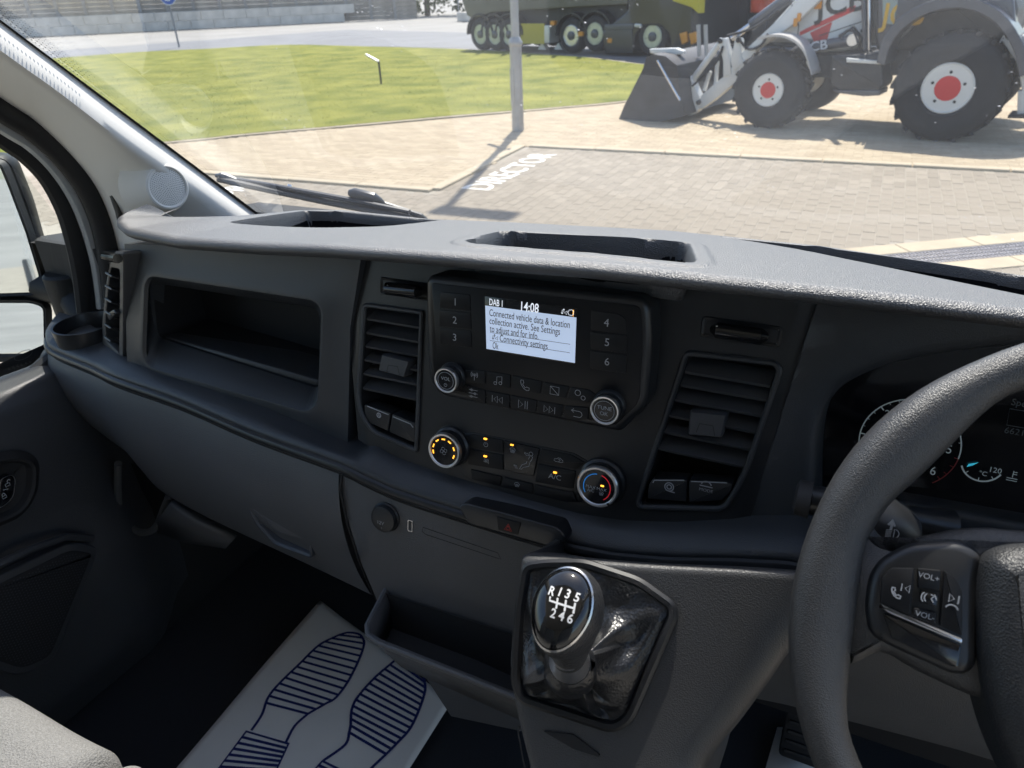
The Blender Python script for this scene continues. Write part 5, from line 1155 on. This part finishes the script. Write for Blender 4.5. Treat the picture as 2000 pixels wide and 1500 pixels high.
# glovebox panel
GT = [p + V((0, .004, -.018)) for p in rim_c[:37]]
GBpx = [(104, 716), (118, 752), (150, 800), (186, 838), (226, 872), (272, 908), (300, 945), (326, 978), (372, 1010), (440, 1046), (520, 1084), (600, 1121), (680, 1160), (742, 1191)]
GB = [YP(*q, interp([(0, .64), (.3, .60), (1, .545)], i/13)) for i, q in enumerate(GBpx)]
GBc = catmull(GB, 6)
def glove(u, v):
    a = GT[min(int(u*(len(GT)-1)), len(GT)-2)]; f = u*(len(GT)-1)-min(int(u*(len(GT)-1)), len(GT)-2); a = a.lerp(GT[min(int(u*(len(GT)-1)), len(GT)-2)+1], f)
    k = min(int(u*(len(GBc)-1)), len(GBc)-2); b = GBc[k].lerp(GBc[k+1], u*(len(GBc)-1)-k)
    p = a.lerp(b, v); p.y -= .026*math.sin(math.pi*min(1, v*1.05))**.8*(1-.35*v) - .03*smooth(.85, 1, v); return p
gb = obj('lower_panel', grid(glove, 80, 40), LOW, dash, angle=60)
GBF = tilt_frame(YP(550, 1030, .535), 10)
ho = round_poly(GBF.poly([(486, 982), (606, 1036), (612, 1086), (540, 1060), (505, 1022)]), .006, 4)
obj('glovebox_handle', loft(ringplate(GBF, [(inset(ho, -.003), -.004), (inset(ho, -.002), .0035), (ho, .004), (inset(ho, .003), .002), (inset(ho, .008), -.012)]), True, False, True), mat('handle_grey', (.05, .054, .062), .45), gb)
obj('handle_flap', prism(GBF, round_poly(GBF.poly([(490, 986), (604, 1038), (608, 1058), (545, 1040), (505, 1012)], .004), .004, 3), .0, .006, .002), LOW, gb)
obj('panel_seam', tube([YP(*q, y_) for q, y_ in (((668, 926), .509), ((664, 955), .505), ((672, 990), .505), ((678, 1020), .507), ((700, 1090), .518), ((720, 1140), .53), ((742, 1188), .54))], .0016, 6), BLACK, dash)
# under-dash pocket at the door end
obj('pocket_rim', tube(catmull([YP(*q, .60) for q in ((231, 905), (230, 950), (234, 998), (250, 1026), (278, 1040), (304, 1030), (322, 990), (330, 970))], 4), .006, 10), LOW, dash)
obj('under_panel', ([YP(*q, .60-.02*(q[1] < 1030)) for q in ((292, 1036), (330, 985), (380, 1020), (455, 1056), (440, 1072), (360, 1060))], [(0, 1, 2, 3, 4, 5)]), LOW, dash, solid=.01)
obj('pocket_back', grid(lambda u, v: YP(236+u*88, 905+v*125, .66), 4, 4), BLACK, dash)
# centre lower panel with sockets
FW = tilt_frame((-.35, .538, 1.34), 12)
lowp = FW.poly([(670, 924), (760, 950), (900, 996), (1120, 1068), (1180, 1090), (1060, 1120), (1020, 1430), (880, 1400), (742, 1190), (700, 1090), (680, 1022), (673, 990), (666, 955)])
lp_o = obj('centre_lower_panel', prism(FW, lowp, -.03, 0, .002), LOW, dash)
s0 = FW.uv(752, 1011, .003)
so_ = obj('power_socket', lathe(FW, *s0, [(.0185, -.005), (.0182, .0015), (.0168, .003), (.0166, .006), (.0155, .0085), (.013, .0092), (.0005, .0095)], 40), SATIN, dash)
obj('socket_text', text(FW, '12V', s0[0]-.001, s0[1]-.004, .0062, 1, .0100), PRINTDIM, so_, flat=True)
obj('socket_arrow', strokes(FW, [tri((s0[0], s0[1]-.0105), 1, .0011)], .0004, .0098), PRINTDIM, so_, flat=True)
su = FW.uv(801, 1027, .001); us = obj('usb_port', loft(ringplate(FW, [(rrect(su[0], su[1], .0062, .0142, .001, 3), 0), (rrect(su[0], su[1], .0062, .0142, .001, 3), .0012), (rrect(su[0], su[1], .0046, .0125, .0006, 3), .0012), (rrect(su[0], su[1], .0044, .0122, .0006, 3), -.006)]), True, False, True), STEEL, dash)
obj('port_tongue', boxm(FW, su[0]+.0002, su[0]+.0018, su[1]-.0052, su[1]+.0052, -.006, .0003), BLACK, us)
cs = [FW.uv(*q, .0005) for q in ((826, 1030), (972, 1080), (978, 1092), (970, 1090), (832, 1044), (824, 1038))]; obj('card_slot', strokes(FW, [cs+[cs[0]]], .0007, .0004), BLACK, dash, flat=True)
# hazard switch panel
HZ = tilt_frame((-.27, .524, 1.362), 16)
hz = round_poly(HZ.poly([(895, 990), (907, 982), (1000, 1006), (1089, 1031), (1106, 1050), (1098, 1064), (1080, 1070), (915, 1024)]), .004, 3)
hzo = obj('hazard_panel', prism(HZ, hz, -.03, 0, .002), SATIN, dash)
hb = round_poly(HZ.poly([(971, 1008), (1018, 1021), (1012, 1044), (974, 1034)]), .001, 2); obj('hazard_button', prism(HZ, hb, -.001, .0012, .0005, 2), BT, hzo)
ht = HZ.uv(992, 1031, .002); obj('hazard_icon', strokes(HZ, [[(ht[0]+s*math.cos(rad(90+120*k)), ht[1]-.0006+s*math.sin(rad(90+120*k))) for k in range(4)] for s in (.0048, .0027)], .0006, .0017), PRINTRED, hzo, flat=True)
# open bin under the sockets
BIN = MB(); zt = 1.216
yf, yk = .447, .50
def bw_(x0, x1, y0, y1, z0, z1): return boxm(WORLD, x0, x1, y0, y1, z0, z1)
bin_o = obj('storage_bin', loft([[V((x, y, z)) for x, y, z in l] for l in (
    [(-.440, .53, zt+.006), (-.425, .452, zt), (-.40, yf, zt), (-.15, yf-.004, zt)],
    [(-.440, .53, zt-.05), (-.415, .462, zt-.030), (-.385, yf+.012, zt-.046), (-.15, yf+.010, zt-.060)])], False), LOW, dash, angle=60, solid=.004)
obj('bin_rim', tube([V(p) for p in ((-.440, .53, zt+.006), (-.428, .462, zt), (-.418, .450, zt), (-.40, .446, zt), (-.15, .442, zt))], .0035, 8), LOW, bin_o)
obj('bin_floor', ([V(p) for p in ((-.45, .54, zt-.052), (-.412, .465, zt-.032), (-.385, .462, zt-.046), (-.14, .46, zt-.060), (-.14, .56, zt-.06))], [(0, 1, 2, 3, 4)]), BLACK, bin_o)
obj('bin_shade_back', ([V(p) for p in ((-.436, .508, zt+.006), (-.14, .508, zt+.012), (-.14, .496, zt-.07), (-.436, .496, zt-.07))], [(0, 1, 2, 3)]), BLACK, bin_o)  # black sheet stands in for the shadow inside the bin
# --- cup holder on the ledge by the door
ch = ZP(166, 630, 1.434); cfm = Frame((ch.x, ch.y, 1.434), (1, 0, 0), (0, 1, 0))
cup = obj('cup_holder', lathe(cfm, 0, 0, [(.044, -.025), (.0455, -.004), (.046, .0), (.0425, .0), (.041, -.003), (.039, -.045), (.001, -.046)], 40), SATIN, dash)
# --- gear console
CO = Frame(YP(1150, 1270, .392), (1, 0, 0), (0, math.cos(rad(54)), math.sin(rad(54))))
ULt = sorted([(CO.uv(*q)[1], CO.uv(*q)[0]) for q in ((1010, 1085), (1002, 1150), (992, 1230), (987, 1300), (996, 1370), (1012, 1440), (1030, 1510))])
URt = sorted([(CO.uv(*q)[1], CO.uv(*q)[0]) for q in ((1900, 1060), (1760, 1120), (1640, 1200), (1552, 1280), (1505, 1350), (1445, 1430), (1378, 1510))])
VTt = [CO.uv(*q) for q in ((960, 1068), (1010, 1080), (1110, 1080), (1200, 1090), (1300, 1096), (1440, 1098), (1540, 1104), (1760, 1120), (1950, 1130))]
VBt = CO.uv(1030, 1560)[1]
def consol(i, j):
    f = [0, 0, 0, 0, .02, .06, .15, .30, .5, .68, .82, .92, .98, 1, 1, 1][i]; wv = [-.32, -.10, -.03, -.010, -.003, 0, 0, 0, 0, 0, -.001, -.004, -.012, -.04, -.14, -.32][i]
    t = max(0, j-1)/30; v = VBt; 
    for k in range(3):
        ul, ur = interp(ULt, v), interp(URt, v); a = ul+(ur-ul)*f; vt = interp(VTt, a); v = vt+(VBt-vt)*t
    ul, ur = interp(ULt, v), interp(URt, v); a = ul+(ur-ul)*f
    p = CO.pt(a, v, wv)
    if j == 0: p = V((p.x*1.10, .548, interp(RIMZ, p.x*1.10)-.03)) if wv > -.05 else p+V((0, .05, 0))
    return p
con = obj('gear_console', grid(lambda u, v: consol(int(round(u*15)), int(round(v*31))), 15, 31), mat('lower_plastic_base', (.050, .050, .051), .42, bump=.3, bscale=900, kind='leather', var=.1, vscale=7), dash, angle=70, sub=1)  # same plastic as the lower dash, without the light added to its colour
sl_o = CO.poly([(1062, 1428), (1120, 1434), (1172, 1474), (1170, 1478), (1120, 1462)], .001); obj('console_slot', prism(CO, sl_o, -.02, .0018), BLACK, con)
obj('console_seam', strokes(CO, [[CO.uv(*q, .001) for q in ((1014, 1418), (1012, 1432), (1024, 1500))]], .0014, .0006), BLACK, con, flat=True)

# ================================================================== GEAR LEVER
K = YP(1100, 1188, .312)
gear = thing('gear_lever', CO.pt(-.03, .01, 0), 'black gear lever with silver rimmed shift pattern knob and leather gaiter', 'gear lever')
GAI = mat('gaiter_leather', (.013, .0135, .015), .30, bump=.35, bscale=420, kind='leather', var=.15, vscale=25)
go = round_poly(CO.poly([(1020, 1102), (1062, 1095), (1140, 1094), (1250, 1130), (1316, 1178), (1322, 1204), (1232, 1412), (1196, 1432), (1012, 1372), (998, 1334), (1006, 1190)], .004), .008, 4)
obj('gaiter_frame', loft(ringplate(CO, [(inset(go, -.001), -.004), (inset(go, -.001), .003), (inset(go, .0015), .005), (inset(go, .005), .0045), (inset(go, .007), .001), (inset(go, .008), -.006)]), True), mat('gaiter_frame', (.010, .0105, .012), .4), gear, angle=40)
gi = inset(go, .0065); gi = densify(gi if area2(gi) > 0 else gi[::-1], 4)
KD = Frame(K, (1, -.05, .0), (0, .78, .62)); kn = KD.n
coll = YP(1112, 1290, .334)
g0 = CO.uv(1118, 1338); gc = V((g0[0], g0[1], 0)); base_c = CO.pt(gc.x, gc.y, 0)
tocol = (coll-base_c)
loops = []
N = len(gi); aa = [math.atan2(p[1]-gc.y, p[0]-gc.x) for p in gi]; rgf = random.Random(8)
RID = [(.30, .30, 1.1), (.95, .20, .6), (1.55, .24, .9), (2.3, .22, .7), (3.1, .26, 1.0), (3.75, .18, .6), (4.3, .24, .9), (5.0, .20, .7), (5.6, .28, 1.1)]
def fold(a, t):
    r = 0
    for a0, wd, am in RID:
        d = abs((a - a0 - .35*t + math.pi) % (2*math.pi) - math.pi); r += am*max(0, 1-d/wd)
    return r*1.3-.6 + .25*math.sin(a*9+t*8)
for k in range(23):
    t = k/22
    l = []
    for p, a in zip(gi, aa):
        wv = .001 + .016*math.sin(t*3.1)*(.6+.4*math.sin(a*2+1)) ; sc_ = (1-t)**.8
        bp = CO.pt(gc.x+(p[0]-gc.x)*sc_, gc.y+(p[1]-gc.y)*sc_, wv)
        tip = coll - tocol.normalized()*.01 + (CO.u*math.cos(a)+CO.v*math.sin(a)*.8)*(.0165+.004*math.sin(a*4))
        s_ = smooth(.25, 1, t)**1.2
        q = bp.lerp(tip, s_) if t > .0 else bp
        q = q + CO.n*(.0140*fold(a, t)*math.sin(t*3.14)) + (CO.u*math.cos(a)+CO.v*math.sin(a))*(.007*fold(a+1.1, t*1.7)*math.sin(t*3.14))
        l.append(q)
    loops.append(l)
obj('gaiter', loft(loops, True), GAI, gear, angle=180, sub=1)
# collar and knob
cd_ = (coll-base_c).normalized(); cfr = Frame(coll, cd_.orthogonal(), cd_.cross(cd_.orthogonal()))
if cfr.n.dot(cd_) < 0: cfr = Frame(coll, cfr.u, -cfr.v)
obj('gaiter_neck', lathe(cfr, 0, 0, [(.0190, -.040), (.0195, -.026), (.0188, -.012), (.0150, -.007)], 24), GAI, gear)
obj('collar', lathe(cfr, 0, 0, [(.0140, -.012), (.0146, -.003), (.0142, .006), (.0126, .014), (.0118, .026)], 32), CHROME, gear)
egg = []
for k in range(48):
    a = 2*math.pi*k/48; x = math.cos(a); y = math.sin(a); wx = .0200*(1-.10*(-y if y < 0 else -y*.35)); egg.append((x*wx, y*.0272 - .001))
def eg(s, dv=0, sy_=1): return [(a*s, b*s*sy_+dv) for a, b in egg]
kl = []
for s, w_ in ((.90, .003), (.98, .0015), (1.03, -.003), (1.07, -.010), (1.06, -.018), (.99, -.027)): kl.append([KD.pt(*p, w_) for p in eg(s)])
neck = coll + cd_*.020
for t in (.35, .7, 1.0):
    l = []
    for p, k in zip(kl[5], range(48)):
        a = 2*math.pi*k/48; tip = neck + (KD.u*math.cos(a)*.0125 + (KD.v - cd_*KD.v.dot(cd_)).normalized()*math.sin(a)*.0125)
        l.append(p.lerp(tip, t**.9))
    kl.append(l)
kb = obj('knob', loft(kl, True, True, True), mat('knob_soft_black', (.03, .03, .031), .42, bump=.5, bscale=500, kind='leather'), gear, angle=60)
obj('knob_bezel', loft([[KD.pt(*p, w_) for p in eg(s)] for s, w_ in ((.99, .0005), (.985, .0035), (.94, .0045), (.92, .003))], True), mat('bezel_silver', (.55, .54, .53), .22, 1), kb)
obj('knob_cap', loft([[KD.pt(*p, w_) for p in eg(s)] for s, w_ in ((.935, .003), (.90, .0055), (.75, .0085), (.5, .0105), (.2, .0115), (.02, .0117))], True, False, True), mat('knob_gloss', (.006, .006, .0065), .08, coat=.5), kb, angle=80)
def kz(a, b): r = math.hypot(a/.0200, b/.0272); return .0122 - .0064*min(1, r)**2
pk = MB()
KP = lambda x, y: KD.uv(x, y, .0115)
class Dome:
    n = KD.n
    def pt(s, a, b, w_=0): return KD.pt(a, b, kz(a, b)+.0003)
DM = Dome()
for s, q in (('R', (1078, 1155)), ('1', (1094, 1157)), ('3', (1109, 1161)), ('5', (1126, 1167)), ('2', (1081, 1199)), ('4', (1097, 1204)), ('6', (1113, 1209))): pk.add(text(DM, s, *KP(*q), .0078, .9, 0, .02))
def ln(*p): return [KP(*q) for q in p]
pk.add(strokes(DM, [ln((1075, 1165), (1074, 1173), (1088, 1178)), ln((1090, 1168), (1087, 1189)), ln((1088, 1178), (1104, 1183), (1121, 1188)), ln((1106, 1172), (1103, 1194)), ln((1123, 1177), (1119, 1198))], .0012))
obj('shift_pattern', pk, mat('bright_print', (.75, .75, .75), .5), kb, flat=True)

# ================================================================== STEERING COLUMN AND WHEEL
T = rad(36); WC = V((.202, .393, 1.507)); WH = Frame(WC, (1, 0, 0), (0, math.sin(T), math.cos(T)))
colm = thing('steering_column', WH.pt(0, 0, -.15), 'black steering column shroud with a lighting stalk behind the wheel', 'steering column')
obj('shroud', loft([[WH.pt(a*s, b*s*.9-.01, w_) for a, b in rrect(0, 0, .13, .12, .04, 5)] for s, w_ in ((.7, -.03), (.95, -.045), (1.05, -.10), (1.15, -.20), (1.2, -.30))], True, True, True), SATIN, colm, angle=60)
st0, st1 = YP(1573, 974, .50), YP(1760, 1010, .53)
stk = obj('light_stalk', tube([st0, st0.lerp(st1, .15), st0.lerp(st1, .5), st0.lerp(st1, 1.2), st0.lerp(st1, 1.5)], [.011, .012, .0095, .011, .014], 16, True, 1.0), SATIN, colm)
obj('stalk_cap', tube([st0-V((.008, 0, 0)), st0-V((.006, 0, 0)), st0+V((.004, 0, 0))], [.008, .0125, .0135], 16, True, 1.25), BLACK, stk)
rc0, rc1 = YP(1690, 1010, .478), YP(1765, 1050, .486)
rot = obj('rotary_collar', tube([rc0-V((.012, 0, 0)), rc0, rc0.lerp(rc1, .6), rc1], [.020, .022, .022, .017], 24), SATIN, colm)
ri = YP(1694, 1018, .452); rfm = Frame(ri, (1, 0, 0), (0, .4, .9)); im = MB()
im.add(strokes(rfm, [ring(0, 0, .0022, 12)] + [[(.0034*math.cos(k*.785), .0034*math.sin(k*.785)), (.0052*math.cos(k*.785), .0052*math.sin(k*.785))] for k in range(8)], .0009, 0))
r2 = rfm.uv(1742, 1024); im.add(strokes(rfm, [[(r2[0]-.002, r2[1]-.001), (r2[0], r2[1]+.003), (r2[0]+.002, r2[1]-.001)], [(r2[0], r2[1]+.002), (r2[0], r2[1]-.004)]], .0016, 0))
r3 = rfm.uv(1746, 1042); im.add(strokes(rfm, [arc(r3[0], r3[1], .003, -90, 90, 8) + [(r3[0], r3[1]-.003)]] + [[(r3[0]-.0015, r3[1]+k*.0014), (r3[0]-.005, r3[1]+k*.0014-.001)] for k in (-1.5, -.5, .5, 1.5)], .0006, 0))
obj('stalk_icons', im, PRINT, rot, flat=True)

whl = thing('steering_wheel', WC, 'black leather steering wheel with switch pad and silver strip', 'steering wheel')
RR_ = .187; NS = 120; loops = []
for k in range(NS):
    a = 2*math.pi*k/NS; deg = math.degrees(a)
    def gb_(c, wd): d = abs((deg-c+180) % 360-180); return max(0, 1-(d/wd)**2)**1.5 if d < wd else 0
    th = gb_(148, 22)+gb_(32, 22); spk = gb_(183, 26)+gb_(-3, 26)
    r = .0133+.0022*th; inn_ = .009*th + .012*spk
    c, s = math.cos(a), math.sin(a); l = []
    for j in range(20):
        b = 2*math.pi*j/20; cb, sb = math.cos(b), math.sin(b)
        rr = RR_ + cb*r - (inn_*max(0, -cb)**1.2); l.append(WH.pt(c*rr, s*rr, sb*r*1.08))
    loops.append(l)
loops.append(loops[0]); vs, fs = loft(loops, True)
nn = 20*NS; fs = [tuple(i % nn for i in f) for f in fs]; obj('rim', (vs[:nn], fs), LEATH, whl, angle=180)
def wpx(pts, w=0): return [WH.uv(*p, w) for p in pts]
def w3(x, y): return (1300+x/2.727, 950+y/2.727)
def mirror_poly(p): return p + [(-a, b) for a, b in p[::-1]]
sp_ = wpx([(2080, 1038), (1990, 1036), (1930, 1031), (1870, 1034), (1800, 1048), (1755, 1056), (1722, 1048), (1696, 1026), (1646, 1060), (1636, 1180), (1650, 1296), (1720, 1276), (1790, 1312), (1890, 1358), (1950, 1372), (2080, 1400)], -.006)
sp_ = c2(sp_, 4)
obj('spoke', loft(ringplate(WH, [(inset(sp_, .008), -.022), (sp_, -.012), (inset(sp_, .001), -.004), (inset(sp_, .007), .002)]), True, True, True), LEATH, whl, angle=50)
hp = wpx([(2060, 1062), (2000, 1064), (1960, 1070), (1930, 1086), (1918, 1120), (1914, 1200), (1920, 1290), (1934, 1380), (1960, 1470), (2000, 1560)], .02)
hp = c2(hp, 4); hp = [(-.0 if False else a, b) for a, b in hp]; hp = hp + [(.06, hp[-1][1]-.03), (.10, hp[0][1])]
obj('airbag_pad', loft(ringplate(WH, [(inset(hp, -.002), -.03), (hp, .004), (inset(hp, .002), .013), (inset(hp, .006), .019), (inset(hp, .011), .023), (inset(hp, .016), .025)]), True, True, True), mat('airbag_leather', (.020, .021, .023), .42, bump=.4, bscale=800, kind='leather', var=.1), whl, angle=60)
def w3p(pts, w=.008): return [WH.uv(*w3(*p), w) for p in pts]
so2 = round_poly(w3p([(1085, 470), (1150, 380), (1300, 300), (1560, 285), (1700, 360), (1670, 500), (1660, 960), (1600, 1010), (1520, 1000), (1190, 850), (1085, 790), (1060, 640)], .006), .006, 4)
pod = obj('switch_pad', loft(ringplate(WH, [(inset(so2, -.002), -.01), (so2, .002), (inset(so2, .002), .006), (inset(so2, .006), .0075)]), True, False, True), SATIN, whl, angle=50)
for nm, p, m_, h in (('switch_button', [(1145, 480), (1200, 428), (1328, 430), (1305, 690), (1140, 620)], BT, .0105), ('switch_button', [(1336, 430), (1470, 442), (1458, 562), (1340, 545)], BT, .0100), ('switch_button', [(1352, 548), (1450, 572), (1440, 640), (1345, 620)], GLOSS, .0118), ('switch_button', [(1318, 640), (1446, 668), (1438, 736), (1310, 692)], BT, .0100), ('switch_button', [(1478, 442), (1540, 480), (1582, 560), (1580, 800), (1455, 746)], BT, .0105),
                    ('silver_strip', [(1136, 632), (1160, 634), (1582, 806), (1576, 838), (1180, 672)], CHROME, .0112), ('lower_bezel', [(1150, 668), (1185, 682), (1576, 845), (1560, 962), (1530, 965), (1200, 808)], GLOSS, .0100)):
    o_ = round_poly(w3p(p), .0015, 3); obj(nm, prism(WH, inset(o_, .0004), .004, h, .0008, 2), m_, pod)
sm = MB()
sm.add(text(WH, 'VOL+', *WH.uv(*w3(1400, 482), .010), .0046, 1, .0105)); sm.add(text(WH, 'VOL-', *WH.uv(*w3(1380, 688), .010), .0046, 1, .0105))
a = WH.uv(*w3(1240, 560), .0105); sm.add(strokes(WH, handset((a[0]-.001, a[1]-.001), .0026), .0008, .011)); sm.add(strokes(WH, [bar((a[0]+.0012, a[1]+.003), .0022), tri((a[0]+.0044, a[1]+.003), -1, .0022)], .0006, .011))
a = WH.uv(*w3(1528, 625), .0105); sm.add(strokes(WH, [tri((a[0]-.001, a[1]+.003), 1, .0024), bar((a[0]+.0026, a[1]+.003), .0024), arc(a[0], a[1]-.004, .0034, 20, 160, 8)], .0008, .011))
a = WH.uv(*w3(1398, 594), .012); sm.add(strokes(WH, [arc(a[0], a[1], .0036, 130, 230, 6), arc(a[0]+.001, a[1], .003, 130, 230, 6), [(a[0]+.001, a[1]+.0024), (a[0]+.003, a[1]+.0018), (a[0]+.0016, a[1]), (a[0]+.003, a[1]-.0018)], [(a[0]+.003, a[1]+.0028), (a[0]+.0045, a[1])]], .0007, .0123))
obj('switch_print', sm, PRINTDIM, pod, flat=True)
# --- driver side lower dash, pedal and mat
KP_ = [(1490, 1276), (1542, 1262), (1700, 1282), (2000, 1330)]
obj('knee_panel', grid(lambda u, v: V((-.02+u*.6, .538+.02*v-.03*math.sin(v*3), interp(RIMZ, -.02+u*.6)-.015-v*(.19-.02*u))), 16, 10), LOW, dash, angle=60)
pd = ZP(1572, 1440, .90); ped = thing('clutch_pedal', (pd.x, pd.y, .77), 'black rubber foot pedal beside the console in the driver footwell', 'pedal')
pf = Frame(pd, (1, 0, 0), (0, .5, .86)); obj('pedal_pad', prism(pf, rrect(0, 0, .06, .075, .008), -.012, 0, .003), RUBBER, ped)
for k in range(5): obj('pad_rib', boxm(pf, -.024, .024, -.03+k*.014, -.024+k*.014, -.001, .003), RUBBER, ped, bevel=.001)
obj('pedal_arm', tube([pf.pt(0, .02, -.012), pf.pt(0, .10, -.06), pf.pt(0, .28, -.10)], .010, 8), BLACK, ped)

# ================================================================== PAPER MATS
PAPER = mat('kraft_white_paper', (.88, .85, .78), .85, bump=.15, bscale=160, var=.04, vscale=7)
INK = mat('navy_print', (.010, .022, .14), .7)
mz = .784
A, B = ZP(625, 1172, mz), ZP(882, 1371, mz); Cc, Dd = ZP(345, 1500, mz), ZP(800, 1500, mz)
Cc = A + (Cc-A)*1.28; Dd = B + (Dd-B)*2.2; Dd = B + V(((Cc-A).x*.6-.02, (Cc-A).y, 0))
def mat_z(x, y): return mz + .0030*math.sin(x*14+y*5)*math.sin(y*9) + .0016*abs(math.sin((x+.3*y)*23))
def mpt(u, v): p = A.lerp(B, u).lerp(Cc.lerp(Dd, u), v); return V((p.x, p.y, mat_z(p.x, p.y)))
pmt = thing('paper_floor_mat', (-.68, .55, .77), 'cream paper floor mat printed with navy shoe soles in the passenger footwell', 'floor mat')
obj('paper_sheet', grid(mpt, 30, 36), PAPER, pmt, solid=.0006)
class MatF:
    def pt(s, a, b, w_=0): return V((a, b, mat_z(a, b)+.0012))
MF = MatF()
def mp(px, py): p = ZP(px, py, mz+.001); return (p.x, p.y)
def q1(x, y): return mp(x/2.5, 900+y/2.5)
def q2(x, y): return mp(600+x/2.5, 900+y/2.5)
def resamp(pts, n):
    P = [V((*p, 0)) for p in pts]; L = [0]
    for a, b in zip(P, P[1:]): L.append(L[-1]+(b-a).length)
    out = []
    for k in range(n):
        t = L[-1]*k/(n-1); i = 0
        while i < len(L)-2 and L[i+1] < t: i += 1
        f = 0 if L[i+1] == L[i] else (t-L[i])/(L[i+1]-L[i]); p = P[i].lerp(P[i+1], f); out.append((p.x, p.y))
    return out
def sole(left, right, toe, nst, waistL, waistR, heel, f):
    Lc = c2([f(*p) for p in left], 6); Rc = c2([f(*p) for p in right], 6); Tc = c2([f(*left[0])] + [f(*p) for p in toe] + [f(*right[0])], 6)
    lines = [Lc, Rc, Tc, c2([f(*left[-1])] + [f(*p) for p in waistL], 6), c2([f(*right[-1])] + [f(*p) for p in waistR], 6)]
    a, b = resamp(Lc, nst), resamp(Rc, nst)
    lines += [[p, q] for p, q in zip(a, b)]
    if heel:
        H = [f(*p) for p in heel]; lines.append(H+[H[0]])
        for k in range(1, 8):
            t = k/8; lines.append([(H[0][0]+(H[3][0]-H[0][0])*t, H[0][1]+(H[3][1]-H[0][1])*t), (H[1][0]+(H[2][0]-H[1][0])*t, H[1][1]+(H[2][1]-H[1][1])*t)])
    return lines
lines = sole([(1655, 850), (1560, 900), (1460, 1000), (1370, 1090), (1320, 1150), (1300, 1190)], [(1772, 868), (1778, 900), (1755, 970), (1700, 1080), (1640, 1160), (1590, 1190), (1505, 1240)], [(1700, 840), (1750, 848)], 14, [(1280, 1250), (1230, 1325)], [(1440, 1300), (1395, 1385)], [(1205, 1330), (1410, 1387), (1330, 1560), (1030, 1560)], q1)
obj('printed_sole', strokes(MF, lines, .0046), INK, pmt, flat=True)
lines = sole([(430, 975), (330, 1060), (250, 1150), (218, 1215), (212, 1290), (205, 1325)], [(575, 1085), (575, 1130), (545, 1220), (500, 1310), (440, 1375), (385, 1430)], [(500, 980), (560, 1040)], 14, [(185, 1385), (80, 1465)], [(310, 1500), (270, 1560)], [(75, 1468), (270, 1560), (200, 1720), (-80, 1640)], q2)
obj('printed_sole', strokes(MF, lines, .0046), INK, pmt, flat=True)
m2 = thing('paper_floor_mat', (.1, .75, .77), 'small visible corner of a plain paper mat beside the foot pedal', 'floor mat')
d0 = [ZP(*q, .78) for q in ((1518, 1420), (1600, 1420), (1640, 1560), (1478, 1560))]; obj('paper_sheet', (d0 + [], [(0, 1, 2, 3)]), PAPER, m2, solid=.0006)

# ================================================================== PASSENGER BENCH
FAB = mat('pale_grey_fabric', (.225, .223, .218), .95, bump=1.0, bscale=520, kind='leather', var=.22, vscale=600, spec=.15)
bench = thing('passenger_bench', (-.68, 0, .77), 'pale grey fabric passenger bench seat in bright sunlight', 'seat')
def cushion(x0, x1, y0, y1, z0, z1, name, r=.05):
    def f(u, v):
        p = V((x0+(x1-x0)*u, 0, 0)); t = v*4
        eu = min(u, 1-u)*(x1-x0); d = 0 + .012*(1-smooth(0, .16, abs(u-.5)*(x1-x0)*2))*0
        if v < .3: s_ = v/.3; y = y1; z = z0+(z1-r-z0)*s_; y -= .01*(1-s_)
        elif v < .6: a = (v-.3)/.3*math.pi/2; y = y1-r+r*math.cos(a); z = z1-r+r*math.sin(a)
        else: s_ = (v-.6)/.4; y = y1-r-(y1-r-y0)*s_; z = z1 - .012*math.sin(s_*3.14)+.03*s_*s_
        k = (1-smooth(0, .022, eu))**2
        return V((p.x, y-.018*k, z-.022*k + .004*math.sin(u*11+v*5)))
    return obj(name, grid(f, 40, 40), FAB, bench, angle=180)
cz = 1.175; fy = ZP(100, 1396, cz).y; xs_m = ZP(200, 1472, cz).x
c1_ = cushion(-1.04, xs_m-.001, -.25, fy+.012, 1.0, cz, 'outer_cushion'); c2q = cushion(xs_m+.001, -.22, -.25, fy+.012, 1.0, cz-.004, 'middle_cushion')
obj('piping', tube([V((xs_m-.010, fy-.03-.02*k, cz-.014)) for k in range(0, 12)], .005, 8), FAB, c1_)
obj('stitch_seam', tube([V((-1.0+k*.034, fy-.075+.012*math.sin(k*.5), cz+.0005)) for k in range(11)], .0018, 6), mat('seam_grey', (.16, .155, .15), .9), c1_)

def bounce_backrest(x0, x1, par):
    return obj('bounce_backrest', loft([[V((x, y+(.0 if z < 1.3 else -(z-1.3)*.18), z)) for x, y in rrect((x0+x1)/2, -.36, (x1-x0)*f, .15*f, .04, 4)] for z, f in ((1.12, .9), (1.2, 1.0), (1.6, 1.0), (1.80, .95), (1.86, .8))], True, True, True), FAB, par, angle=60)
bounce_backrest(-1.04, -.635, bench); bounce_backrest(-.625, -.22, bench)  # unseen backrests added so their sunlit faces brighten the lower dash
ds = thing('bounce_driver_seat', (.22, -.1, .77), 'unseen pale grey driver seat added to bounce sunlight forward', 'seat'); bench_keep = bench  # seat out of view, added to throw sunlight back at the dash
bench = ds; cushion(-.02, .48, -.28, .14, 1.0, 1.17, 'seat_cushion'); bounce_backrest(-.02, .48, ds)
obj('seat_base', boxm(WORLD, .02, .44, -.26, .10, .77, 1.01), BLACK, ds, bevel=.02)
obj('seat_base', boxm(WORLD, -1.02, -.24, -.24, .18, .77, 1.01), BLACK, bench_keep, bevel=.02)
